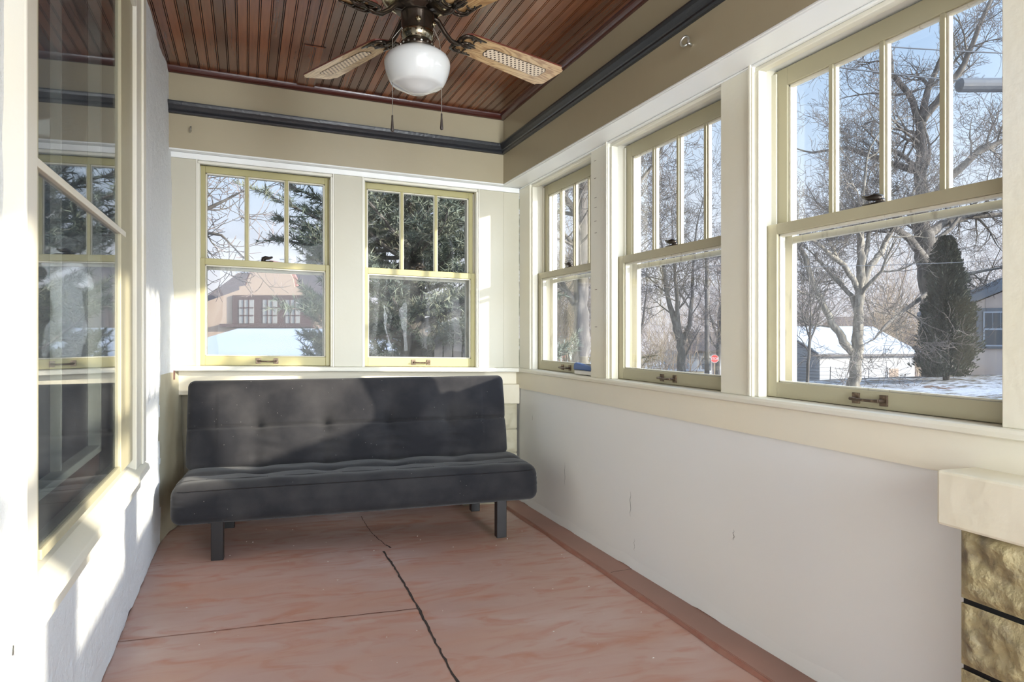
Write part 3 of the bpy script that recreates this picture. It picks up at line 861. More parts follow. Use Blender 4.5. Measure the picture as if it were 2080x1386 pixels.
# ---------------------------------------------------------------- ceiling fan
HX, HY = -1.013, -1.91
zc_hub = ZC - KW * HX
fan = empty('ceiling_fan', (HX, HY, zc_hub))
tag(fan, 'ceiling fan with four cane-inset oak blades and a white schoolhouse globe', 'ceiling fan')
c0 = (HX, HY, 0)
mb = MB(wp=False); mb.lathe([(.02, zc_hub), (.085, zc_hub), (.085, 2.50), (.06, 2.47), (.035, 2.455), (.035, 2.41)], c0, 40)
mb.build('canopy', M['fan_bronze'], fan, smooth=True)
mb = MB(wp=False); mb.lathe([(.03, 2.42), (.07, 2.415), (.118, 2.38), (.128, 2.34), (.128, 2.26), (.122, 2.225), (.108, 2.200)], c0, 48)
mb.build('motor_housing', M['fan_bronze'], fan, smooth=True)
mb = MB(wp=False); mb.lathe([(.108, 2.20), (.116, 2.198), (.118, 2.190), (.112, 2.178), (.095, 2.168), (.078, 2.166), (.07, 2.17)], c0, 48)
mb.build('vent_ring', M['fan_brass'], fan, smooth=True)
mb = MB(wp=False); mb.lathe([(.075, 2.185), (.077, 2.165), (.072, 2.150), (.050, 2.147), (.050, 2.140)], c0, 40)
mb.build('rotor_plate', M['fan_bronze'], fan, smooth=True)
mb = MB(wp=False); mb.lathe([(.046, 2.148), (.0535, 2.143), (.054, 2.136), (.0525, 2.130), (.0525, 2.086), (.0535, 2.082), (.050, 2.078)], c0, 40)
swh = mb.build('switch_housing', M['fan_bronze'], fan, smooth=True)
mb = MB(wp=False)
for a in (math.radians(-100), math.radians(-30)):
    p = Vector((HX + .052 * math.cos(a), HY + .052 * math.sin(a), 2.105)); d = Vector((math.cos(a), math.sin(a), 0))
    mb = MB(wp=False); mb.tube([p, p + d * .007], [.010, .008], 14); mb.tube([p + d * .007, p + d * .011], [.004, .003], 8)
    mb.build('switch', M['fan_brass'], swh, smooth=True)
mb = MB(wp=False)
mb.lathe([(.053, 2.084), (.0545, 2.080), (.052, 2.066), (.046, 2.054), (.040, 2.050)], c0, 40)
for k in range(20):
    a = 2 * math.pi * k / 20
    mb.tube([(HX + .0525 * math.cos(a), HY + .0525 * math.sin(a), 2.076), (HX + .046 * math.cos(a), HY + .046 * math.sin(a), 2.058)], .0028, 6)
mb.build('vented_fitter', mat('fitter_brass', (.25, .22, .16), .15, metal=1.0), fan, smooth=True)
mb = MB(wp=False); mb.lathe([(.040, 2.054), (.046, 2.051), (.0535, 2.046), (.0545, 2.034), (.0535, 2.026), (.048, 2.026)], c0, 40)
fit = mb.build('globe_holder', M['fan_bronze'], fan, smooth=True)
mb = MB(wp=False)
for k in range(16):
    a = 2 * math.pi * k / 16
    mb.tube([(HX + .053 * math.cos(a), HY + .053 * math.sin(a), 2.037), (HX + .0565 * math.cos(a), HY + .0565 * math.sin(a), 2.037)], [.0035, .003], 8)
mb.build('screw', M['steel'], fit)
gp = [(.047, 2.036), (.050, 2.030), (.060, 2.024), (.083, 2.014), (.100, 2.000), (.1065, 1.984), (.1065, 1.972), (.1035, 1.955), (.098, 1.938), (.092, 1.924), (.086, 1.914), (.081, 1.909), (.072, 1.905), (.060, 1.900), (.045, 1.892), (.030, 1.885), (.015, 1.8815), (.002, 1.8805)]
mb = MB(wp=False); mb.lathe(gp, c0, 64); mb.build('glass_globe', M['opal'], fan, smooth=True)
# blades and irons
ZB = 2.112
def blade_pts(rev=False):
    # outline in local (u along, v across)
    half = [(.175, .030), (.180, .045), (.195, .053), (.23, .055), (.40, .064), (.60, .073), (.628, .074), (.634, .066), (.640, .062), (.652, .058), (.656, .045), (.655, .0)]
    return half + [(u, -v) for (u, v) in half[::-1][1:]]
iron_mat = M['fan_bronze']
rt_ang = math.atan2(RT.y, RT.x)
for k in range(4):
    ang = rt_ang + math.radians(44.6 + 90 * k)
    R_ = Matrix.Translation((HX, HY, ZB)) @ Matrix.Rotation(ang, 4, 'Z')
    pitch = Matrix.Rotation(math.radians(-11), 4, 'X')
    bl = bpy.data.objects.new('fan_blade', None)
    # blade as a mesh object with its own local frame so the cane pattern follows it
    mbb = MB(wp=False)
    out = blade_pts(); n = len(out)
    t = .0045
    vs = [(u, v, -t) for u, v in out] + [(u, v, t * .3) for u, v in out]
    mbb.mi = 0; mbb.add(vs, [tuple(range(n))])
    mbb.f = [tuple(range(n))]; mbb.m = [0]
    mbb.mi = 1
    for i in range(n): mbb.f.append((i, (i + 1) % n, n + (i + 1) % n, n + i)); mbb.m.append(1)
    mbb.f.append(tuple(range(n, 2 * n))); mbb.m.append(1)
    me_root = Vector((0, 0, 0))
    o = mbb.build('blade', [M['oak'], M['red_edge']])
    o.parent = fan; o.location = Vector((HX, HY, ZB)) - ROOTS[fan.name]
    o.rotation_euler = (Matrix.Rotation(ang, 4, 'Z') @ pitch).to_euler()
    # cane panel with its dark groove: elongated octagon with stepped corners
    def panel(u0, u1, w0, w1, z):
        return [(u0, -w0 * .45, z), (u0, w0 * .45, z), (u0 + .012, w0, z), (u1 - .012, w1, z), (u1, w1 * .55, z), (u1, -w1 * .55, z), (u1 - .012, -w1, z), (u0 + .012, -w0, z)]
    mc = MB(wp=False); mc.mi = 1; mc.add(panel(.296, .594, .0255, .0315, -t - .0006), [tuple(range(8))])
    mc.mi = 0; mc.add(panel(.299, .591, .0235, .0295, -t - .0012), [tuple(range(8))])
    c_ = mc.build('cane_panel', [M['cane'], M['dark_line']]); c_.parent = o; c_.location = (0, 0, 0)
    # iron: curved arm plus scrolled plate
    mi_ = MB(wp=False); mi_.xf = Matrix.Rotation(ang, 4, 'Z')
    mi_.tube([(.060, 0, .038), (.085, 0, .034), (.112, 0, .006), (.140, 0, -.014), (.168, 0, -.016), (.19, 0, -.011)], [.010, .0095, .0085, .0085, .0085, .006], 10)
    mi_.xf = Matrix.Rotation(ang, 4, 'Z') @ pitch
    def arc(cu, cv, r, a0, a1, rad, n=12):
        mi_.tube([(cu + r * math.cos(math.radians(a0 + (a1 - a0) * i / n)), cv + r * math.sin(math.radians(a0 + (a1 - a0) * i / n)), -.009) for i in range(n + 1)], rad, 7)
    for s in (1, -1):
        mi_.tube([(.17, 0, -.012), (.163, s * .022, -.011), (.170, s * .043, -.010), (.192, s * .050, -.009), (.222, s * .047, -.008), (.262, s * .046, -.007)], [.006, .0055, .005, .005, .0045, .0025], 8)
        arc(.196, s * .024, .017, 60 * s, 330 * s, .0035)
        arc(.232, s * .031, .012, 30 * s, 230 * s, .003)
        mi_.tube([(.19, s * .006, -.010), (.215, s * .012, -.009), (.238, s * .010, -.008)], [.006, .005, .002], 7)
        mi_.tube([(.205, s * .040, -.007), (.205, s * .040, -.013)], .006, 10)
    mi_.tube([(.185, 0, -.011), (.215, 0, -.010), (.250, 0, -.008)], [.007, .006, .002], 8)
    ib = mi_.build('blade_iron', iron_mat, smooth=True); ib.parent = fan; ib.location = Vector((HX, HY, ZB)) - ROOTS[fan.name]
# pull chains
def chain(pts, zb, name):
    mb = MB(wp=False); mb.tube(pts, .0011, 6)
    p = pts[-1]
    for i in range(int((pts[-2][2] - p[2]) / .006)):
        mb.lathe([(.0003, .0016), (.0017, 0), (.0003, -.0016)], (p[0], p[1], p[2] + .006 * i), 6)
    ch = mb.build('pull_chain', M['steel'], fan)
    mf = MB(wp=False); mf.lathe([(.0015, 0), (.003, -.002), (.0028, -.012), (.0045, -.035), (.0056, -.048), (.005, -.053), (.001, -.055)], p, 14)
    mf.build('fob', M['fob'], ch, smooth=True)
hub = at(848, 679, 2.23); 
pL = at(797, 679, 2.20); pL.z = 0
pR = at(897, 679, 2.24)
chain([(HX - .045, HY - .005, 2.10), (pL.x, pL.y, 2.05), (pL.x, pL.y, 1.805)], 0, 'a')
chain([(HX + .047, HY - .018, 2.10), (pR.x - .008, pR.y, 2.06), (pR.x, pR.y, 2.01), (pR.x, pR.y, 1.823)], 0, 'b')

# ---------------------------------------------------------------- eye hooks, small things
def eye_hook(base, d, r, wire, label, twist=0):
    mb = MB(wp=False)
    base = warp(base); d = Vector(d).normalized()
    side = Vector((0, 0, 1)).cross(d).normalized(); upv = d.cross(side)
    side = (Quaternion(d, twist) @ side); 
    mb.tube([base - d * .006, base + d * .022], wire, 10)
    c = base + d * (.022 + r)
    pts = [c + (-d * math.cos(a) + side * math.sin(a)) * r for a in [math.radians(8 + 335 * i / 24) for i in range(25)]]
    mb.tube(pts, wire, 10)
    o = mb.build('eye_hook', M['steel'], smooth=True, root=base)
    tag(o, label, 'hook')
eye_hook((0, -1.985, 2.167), (-1, -.25, .12), .017, .0045, 'large steel eye hook screwed into the tan frieze above the right windows', twist=.9)
eye_hook((-1.812, 0, 2.163), (0, -1, 0), .014, .003, 'small steel eye hook in the tan frieze above the back windows', twist=1.45)

# blue and white thing on the right sill
zs0 = .8875
bc = warp((.145, -.85, zs0))
cb = empty('plastic_block', bc)
mb = MB()
mb.prism([(-.745, 0), (-.95, 0), (-.955, .012), (-.955, .022), (-.745, .020)], .133, .160, lambda u, v, t: (t, u, zs0 + v))
mb.build('base', M['bone'], cb, bevel=.004)
mb = MB()
mb.prism([(-.738, .022), (-.742, .052), (-.756, .062), (-.85, .052), (-.955, .046), (-.957, .022), (-.86, .024)], .130, .162, lambda u, v, t: (t, u, zs0 + v))
mb.build('grip', M['blue'], cb, bevel=.006)
tag(cb, 'small blue and white block lying on the right windowsill by the post', 'block')


# ================================================================ the place outside
def smooth01(a, b, x):
    t = max(0, min(1, (x - a) / (b - a))); return t * t * (3 - 2 * t)
def gz(x, y):
    d = (Vector((x, y, 0)) - Vector((CX, CY, 0))).dot(FW); s = (Vector((x, y, 0)) - Vector((CX, CY, 0))).dot(RT)
    e = smooth01(25, 40, math.hypot(d, s * .6)) * smooth01(-6, 6, s)
    return -.62 + .33 * smooth01(9, 17, s) * smooth01(8, 16, d) - 2.5 * e + .05 * mnoise.noise(Vector((x * .35, y * .35, 0)))
def on_ground(px, d):
    p = at(px, 679, d); return Vector((p.x, p.y, gz(p.x, p.y)))

def ground_mat():
    m = mat('patchy_snow_over_grass', (.80, .82, .86), .8)
    t = m.node_tree; b = t.nodes['Principled BSDF']; l = t.links.new
    geo = t.nodes.new('ShaderNodeNewGeometry'); P = geo.outputs['Position']
    n = t.nodes.new('ShaderNodeTexNoise'); n.inputs['Scale'].default_value = 2.6; n.inputs['Detail'].default_value = 9; n.inputs['Roughness'].default_value = .72
    n2 = t.nodes.new('ShaderNodeTexNoise'); n2.inputs['Scale'].default_value = .16; n2.inputs['Detail'].default_value = 3
    a = t.nodes.new('ShaderNodeMath'); a.operation = 'MULTIPLY_ADD'; a.inputs[1].default_value = .5
    l(P, n.inputs['Vector']); l(P, n2.inputs['Vector']); l(n2.outputs['Fac'], a.inputs[0]); l(n.outputs['Fac'], a.inputs[2])
    r = t.nodes.new('ShaderNodeMapRange'); r.inputs[1].default_value = .70; r.inputs[2].default_value = .82
    x = t.nodes.new('ShaderNodeMixRGB'); x.inputs[1].default_value = (.52, .55, .61, 1); x.inputs[2].default_value = (.12, .10, .07, 1)
    l(a.outputs[0], r.inputs[0]); l(r.outputs[0], x.inputs[0]); l(x.outputs[0], b.inputs['Base Color'])
    k = t.nodes.new('ShaderNodeBump'); k.inputs['Strength'].default_value = .8; k.inputs['Distance'].default_value = .12
    l(n.outputs['Fac'], k.inputs['Height']); l(k.outputs[0], b.inputs['Normal'])
    return m
M['ground'] = ground_mat()
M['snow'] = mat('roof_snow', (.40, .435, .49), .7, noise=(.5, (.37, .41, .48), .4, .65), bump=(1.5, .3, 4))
M['bark'] = mat('grey_bark', (.075, .066, .058), .9, noise=(9, (.15, .135, .115), .45, .65, (1, 1, .25)), bump=(14, .8, 6))
M['bark_pale'] = mat('pale_bark', (.14, .125, .10), .9, noise=(12, (.28, .255, .21), .45, .62, (1, 1, .2)), bump=(14, .8, 6))
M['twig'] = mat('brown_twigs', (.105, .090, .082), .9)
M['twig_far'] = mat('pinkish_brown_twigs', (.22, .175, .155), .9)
M['straw'] = mat('straw_coloured_stems', (.30, .23, .155), .9)
M['needle'] = mat('blue_green_needles', (.10, .125, .095), .7, noise=(1.6, (.17, .18, .12), .4, .65))
M['arbor'] = mat('dark_green_sprays', (.020, .030, .022), .8, noise=(2, (.04, .048, .03), .4, .7))
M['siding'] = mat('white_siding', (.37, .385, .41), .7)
M['tan_stucco'] = mat('peach_stucco', (.31, .235, .18), .9, bump=(8, .3, 6))
M['pink_stucco'] = mat('pale_pink_stucco', (.42, .365, .34), .9, noise=(.8, (.44, .345, .29), .5, .7), bump=(8, .3, 6))
M['shingle'] = mat('brown_shingles', (.085, .068, .064), .9, noise=(6, (.12, .09, .085), .4, .7))
M['dark_trim'] = mat('dark_brown_trim', (.055, .030, .027), .7)
M['slate_trim'] = mat('slate_blue_trim', (.10, .12, .15), .6)
M['fascia'] = mat('weathered_fascia', (.11, .10, .10), .8)
M['pane'] = mat('curtained_panes', (.22, .22, .21), .15)
M['dark_pane'] = mat('dark_window_panes', (.05, .065, .085), .1)
M['red'] = mat('stop_red', (.55, .03, .03), .4)
M['white'] = mat('white_paint', (.55, .55, .56), .5)
M['old_wood'] = mat('grey_fence_wood', (.12, .12, .125), .9, noise=(5, (.18, .17, .17), .4, .7, (1, 1, .2)))
M['tan_wall'] = mat('tan_wall', (.50, .42, .28), .9)
M['door_red'] = mat('red_door_paint', (.30, .07, .04), .5)
M['leaves'] = mat('brown_leaf_litter', (.20, .12, .08), .9, noise=(6, (.42, .38, .36), .55, .7), bump=(10, 1, 6))
M['cable'] = mat('grey_cable', (.075, .085, .10), .6)

# ground sheet
mb = MB(wp=False)
nx_, ny_ = 96, 96
for i in range(nx_ + 1):
    for j in range(ny_ + 1):
        s = -40 + 190 * (i / nx_) ** 1.6 ; d = -4 + 134 * (j / ny_) ** 1.5
        p = Vector((CX, CY, 0)) + FW * d + RT * (s)
        z = gz(p.x, p.y) if d > 6 or s > 5 else gz(p.x, p.y) - .3
        mb.v.append(Vector((p.x, p.y, z)))
for i in range(nx_):
    for j in range(ny_):
        a = i * (ny_ + 1) + j; mb.f.append((a, a + ny_ + 1, a + ny_ + 2, a + 1)); mb.m.append(0)
o = mb.build('ground', M['ground'], smooth=True, recalc=False); struct(o)

# ---- bare trees
def grow(mbs, p, d, Ln, r, lvl, maxl, rnd, bend=.28, up=.06, kids=(4, 6), minr=.0055):
    ns = 6 if lvl < 3 else 4
    pts = [p.copy()]; rs = [r]; ds = [d]
    q = p.copy()
    for i in range(ns):
        d = (d + Vector((rnd.uniform(-1, 1), rnd.uniform(-1, 1), rnd.uniform(-.8, .8))) * bend + Vector((0, 0, up))).normalized()
        q = q + d * (Ln / ns); pts.append(q.copy()); rs.append(max(r * (1 - .8 * (i + 1) / ns), minr)); ds.append(d)
    (mbs[0] if lvl < 2 else mbs[1]).tube(pts, rs, 7 if lvl < 1 else 5 if lvl < 2 else 3, caps=False)
    if lvl < maxl:
        n = rnd.randint(*kids)
        for k in range(n):
            t = rnd.uniform(.25, 1.0); i = min(ns, max(1, int(t * ns + .5)))
            ax = Vector((rnd.uniform(-1, 1), rnd.uniform(-1, 1), rnd.uniform(-1, 1))).cross(ds[i]).normalized()
            a = math.radians(rnd.uniform(28, 65))
            nd = Quaternion(ax, a) @ ds[i]
            grow(mbs, pts[i], nd, Ln * rnd.uniform(.45, .75), rs[i] * rnd.uniform(.5, .8) + .001, lvl + 1, maxl, rnd, bend, up, kids, minr)

def limb_tree(name, label, limbs, maxl, seed, bark, twig, group=None, kids=(4, 6), spawn=7, lenf=.55, bend=.30, base=None, minr=0.0):
    """limbs: list of (polyline of points, radii) - the first one is the trunk"""
    rnd = random.Random(seed)
    A = MB(wp=False); B = MB(wp=False); C_ = MB(wp=False)
    for li, (pts, rs, sp) in enumerate(limbs):
        P = []; R_ = []
        for (a, b, ra, rb) in zip(pts[:-1], pts[1:], rs[:-1], rs[1:]):
            for i in range(4):
                t = i / 4; P.append(a.lerp(b, t) + Vector((rnd.uniform(-1, 1), rnd.uniform(-1, 1), 0)) * ra * .25); R_.append((ra + (rb - ra) * t) * rnd.uniform(.94, 1.08))
        P.append(pts[-1]); R_.append(rs[-1])
        A.tube(P, R_, 12 if li == 0 else 9)
        Ltot = sum((b - a).length for a, b in zip(pts[:-1], pts[1:]))
        for k in range(int(spawn * sp)):
            t = rnd.uniform(.25 if li else .55, 1.0); i = min(len(P) - 1, int(t * (len(P) - 1)))
            dd = (P[i] - P[i - 1]).normalized()
            ax = Vector((rnd.uniform(-1, 1), rnd.uniform(-1, 1), rnd.uniform(-1, 1))).cross(dd).normalized()
            nd = Quaternion(ax, math.radians(rnd.uniform(30, 75))) @ dd
            grow((B, C_), P[i], nd, max(.8, Ltot * lenf * rnd.uniform(.5, 1)), R_[i] * rnd.uniform(.25, .5), 0, maxl, rnd, bend, .05, kids)
        dd = (P[-1] - P[-2]).normalized()
        grow((B, C_), P[-1], dd, max(.8, Ltot * lenf), R_[-1] * .9, 0, maxl, rnd, bend, .05, kids)
    root = empty(name, base or limbs[0][0][0])
    A.build('trunk', bark, root, smooth=True, recalc=False)
    b_ = B.build('branches', bark, root, smooth=True, recalc=False)
    C_.build('twigs', twig, b_, recalc=False)
    tag(root, label, 'tree', group)
    return root
def PL(D, pts, dd=None):
    r = []
    for i, p in enumerate(pts): r.append(at(p[0], p[1], D + (dd[i] if dd else 0)))
    return r
# T1 the massive tree
D = 24.0
g = on_ground(1907, D)
limb_tree('bare_tree', 'massive dark bare tree rising beside the arborvitae, its crown filling the nearest right window',
  [([g] + PL(D, [(1903, 700), (1893, 600), (1880, 520), (1872, 440), (1870, 340), (1872, 250)]), [.50, .40, .36, .34, .26, .19, .155], 1.0),
   (PL(D, [(1888, 545), (1850, 485), (1790, 450), (1730, 440)], [0, -.8, -1.5, -2.2]), [.19, .13, .09, .05], 1.2),
   (PL(D, [(1880, 480), (1915, 455), (1965, 440), (2035, 436), (2110, 425)], [0, .5, 1, 1.2, 1.5]), [.20, .15, .12, .09, .06], 1.2),
   (PL(D, [(1872, 430), (1930, 360), (1985, 310), (2070, 270)], [0, -.6, -1, -1]), [.16, .13, .10, .07], 1.2),
   (PL(D, [(1872, 260), (1845, 190), (1812, 150), (1802, 60), (1770, -40)], [0, .3, .6, 1, 1.5]), [.14, .11, .09, .07, .045], 1.2),
   (PL(D, [(1872, 250), (1915, 190), (1960, 130), (1990, 50), (2040, -60)], [0, -.3, -.6, -1, -1]), [.14, .12, .09, .07, .04], 1.2),
   (PL(D, [(1872, 350), (1800, 330), (1720, 300), (1650, 310)], [0, 1, 1.6, 2]), [.14, .10, .07, .04], 1.2),
   (PL(D, [(1893, 590), (1850, 620), (1800, 660), (1775, 690)], [0, -1.5, -2.5, -3]), [.09, .06, .045, .02], .7),
   (PL(D, [(1890, 545), (1950, 560), (2000, 550), (2060, 540)], [0, .8, 1.4, 2]), [.09, .07, .05, .03], .9)],
  3, 11, M['bark'], M['twig'], kids=(4, 6), spawn=9, lenf=.42, bend=.34)
# T2 pale forked tree
D = 21.0
g = on_ground(1734, D)
limb_tree('bare_tree', 'pale-barked forked bare tree in front of the white garage',
  [([g] + PL(D, [(1737, 745), (1741, 710), (1743, 640), (1748, 590), (1749, 540), (1748, 480), (1752, 400)]), [.20, .17, .165, .15, .14, .12, .10, .06], 1.0),
   (PL(D, [(1738, 722), (1715, 695), (1690, 655), (1668, 610), (1650, 572), (1634, 520), (1612, 480), (1590, 455)], [0, 0, .2, .3, .4, .5, .7, 1]), [.13, .12, .11, .10, .09, .075, .05, .03], 1.3),
   (PL(D, [(1746, 640), (1728, 600), (1705, 575), (1680, 550), (1655, 520)], [0, .2, .4, .6, 1]), [.10, .075, .06, .05, .03], 1),
   (PL(D, [(1745, 590), (1720, 545), (1690, 520), (1655, 490), (1630, 480)], [0, -.2, -.4, -.6, -1]), [.10, .08, .07, .05, .03], 1),
   (PL(D, [(1752, 585), (1768, 540), (1790, 515), (1805, 480), (1822, 450), (1850, 400)], [0, 0, .2, .4, .8, 1]), [.12, .10, .09, .075, .06, .04], 1.2),
   (PL(D, [(1752, 560), (1762, 500), (1768, 440), (1760, 380)], [0, .5, 1, 1]), [.08, .07, .05, .03], 1)],
  3, 23, M['bark_pale'], M['twig'], kids=(4, 6), spawn=6, lenf=.42, bend=.34)
# T3 sapling
D = 17.5
g = on_ground(1640, D)
limb_tree('bare_sapling', 'slim dark bare sapling in front of the gable end of the white garage',
  [([g] + PL(D, [(1641, 740), (1645, 690), (1647, 640), (1645, 590)]), [.045, .04, .035, .022, .012], 1.3),
   (PL(D, [(1643, 715), (1628, 690), (1612, 675)]), [.018, .012, .006], 1),
   (PL(D, [(1645, 695), (1662, 650), (1672, 600)]), [.022, .016, .008], 1.2),
   (PL(D, [(1645, 690), (1630, 640), (1618, 600)]), [.022, .016, .008], 1.2)],
  1, 31, M['bark'], M['twig'], kids=(3, 5), spawn=8, lenf=.55, bend=.20)
# T4 dark forked tree in the middle window
D = 27.0
g = on_ground(1386, D)
limb_tree('bare_tree', 'dark bare tree whose trunk splits in three, seen through the middle right window',
  [([g] + PL(D, [(1384, 735), (1383, 695), (1372, 660), (1360, 620), (1350, 570), (1345, 500)], [0, 0, 0, .3, .5, .7]), [.20, .16, .15, .12, .10, .08, .05], 1.3),
   (PL(D, [(1384, 695), (1378, 650), (1374, 600), (1370, 540), (1366, 470)], [0, 0, -.3, -.5, -1]), [.11, .085, .07, .055, .03], 1.2),
   (PL(D, [(1385, 700), (1400, 660), (1406, 600), (1408, 540), (1415, 460)], [0, .2, .3, .4, .6]), [.11, .09, .07, .055, .03], 1.2),
   (PL(D, [(1390, 730), (1403, 700), (1418, 675)], [0, -.3, -.6]), [.04, .03, .012], .5)],
  3, 44, M['bark'], M['twig'], kids=(4, 6), spawn=7, lenf=.45, bend=.26)
# T5 thick trunk in the far right window
D = 17.0
g = on_ground(1186, D)
limb_tree('bare_tree', 'thick grey-barked bare tree seen through the farthest right window',
  [([g] + PL(D, [(1182, 700), (1180, 620), (1178, 540), (1182, 440), (1190, 340)]), [.24, .19, .18, .17, .14, .10], 1),
   (PL(D, [(1179, 640), (1155, 600), (1138, 570), (1120, 520)], [0, 0, .4, .8]), [.10, .08, .06, .03], 1.2),
   (PL(D, [(1180, 520), (1220, 460), (1275, 400), (1330, 330)], [0, .4, .8, 1]), [.12, .09, .07, .04], 1.3),
   (PL(D, [(1180, 450), (1140, 390), (1100, 330)], [0, -.4, -.8]), [.09, .07, .04], 1.2)],
  3, 57, M['bark'], M['twig'], kids=(4, 6), spawn=6, lenf=.5, bend=.32)
# T6 tree left of the back windows
D = 12.0
g = on_ground(300, D)
limb_tree('bare_tree', 'bare tree with drooping twigs reaching into the left back window from its left',
  [([g] + PL(D, [(305, 600), (310, 480), (320, 380), (330, 280)]), [.20, .17, .15, .11, .06], .4),
   (PL(D, [(308, 520), (360, 455), (420, 425), (470, 400), (500, 385)]), [.07, .05, .035, .02, .01], 1.3),
   (PL(D, [(306, 560), (350, 500), (405, 470), (450, 478), (492, 520)]), [.07, .05, .035, .022, .010], 1.3),
   (PL(D, [(315, 440), (370, 380), (430, 350), (480, 330)]), [.06, .045, .03, .012], 1.2)],
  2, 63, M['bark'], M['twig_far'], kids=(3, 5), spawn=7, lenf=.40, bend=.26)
# background trees, farther back
bgt = [(1300, 42, 8.5, 'bare tree far back, leftmost in the middle right window'), (1455, 50, 11, 'bare tree standing far back behind the stop sign'),
       (1540, 48, 10, 'bare tree far back hidden mostly by the post between the two nearest right windows'),
       (1625, 58, 10, 'bare tree far back above the left end of the garage roof'), (1795, 52, 9.5, 'bare tree far back above the right end of the garage roof'),
       (1985, 44, 12, 'bare tree far back behind the pink stucco house'), (1135, 36, 8, 'bare tree far back over the white portico'),
       (1232, 46, 9, 'bare tree far back behind the thick grey trunk')]
for k, (px, D, H, lab) in enumerate(bgt):
    g = on_ground(px, D); rnd = random.Random(100 + k)
    top = g + Vector((rnd.uniform(-.5, .5), rnd.uniform(-.5, .5), H * .55))
    mid = g + Vector((rnd.uniform(-.2, .2), 0, H * .25))
    limbs = [([g, mid, top], [.22, .17, .08], 1.4)]
    for q_ in range(4):
        a = rnd.uniform(0, 6.28); e_ = mid.lerp(top, rnd.uniform(0, .7))
        limbs.append(([e_, e_ + Vector((math.cos(a) * H * .12, math.sin(a) * H * .12, H * .18)), e_ + Vector((math.cos(a) * H * .22, math.sin(a) * H * .22, H * .42))], [.11, .08, .04], 1.0))
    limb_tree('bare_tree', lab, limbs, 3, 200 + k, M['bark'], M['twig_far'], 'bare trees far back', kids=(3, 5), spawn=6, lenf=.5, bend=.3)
# shrubs / thickets
def thicket(px, D, w_, h, n, m_, label, seed):
    g = on_ground(px, D); rnd = random.Random(seed)
    A = MB(wp=False); B = MB(wp=False)
    for i in range(n):
        p = g + RT * rnd.uniform(-w_, w_) * .5 + FW * rnd.uniform(-1, 1)
        p.z = gz(p.x, p.y) - .05
        hh = h * rnd.uniform(.5, 1)
        grow((A, B), p, Vector((rnd.uniform(-.3, .3), rnd.uniform(-.3, .3), 1)).normalized(), hh, .035, 1, 3, rnd, .22, .10, (4, 6))
    r = empty('bare_thicket', g)
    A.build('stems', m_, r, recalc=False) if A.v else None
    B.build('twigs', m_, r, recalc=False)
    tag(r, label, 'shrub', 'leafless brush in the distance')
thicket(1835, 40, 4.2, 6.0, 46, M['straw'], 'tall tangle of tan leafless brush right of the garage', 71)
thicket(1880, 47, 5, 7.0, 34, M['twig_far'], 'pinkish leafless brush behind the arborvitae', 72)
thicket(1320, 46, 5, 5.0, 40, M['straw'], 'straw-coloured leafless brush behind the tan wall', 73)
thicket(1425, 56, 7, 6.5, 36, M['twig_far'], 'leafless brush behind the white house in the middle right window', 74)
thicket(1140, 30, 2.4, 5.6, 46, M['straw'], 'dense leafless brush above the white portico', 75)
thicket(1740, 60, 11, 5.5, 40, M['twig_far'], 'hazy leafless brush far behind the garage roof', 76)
thicket(1620, 62, 8, 5.5, 30, M['twig_far'], 'hazy leafless brush far behind the sapling', 77)

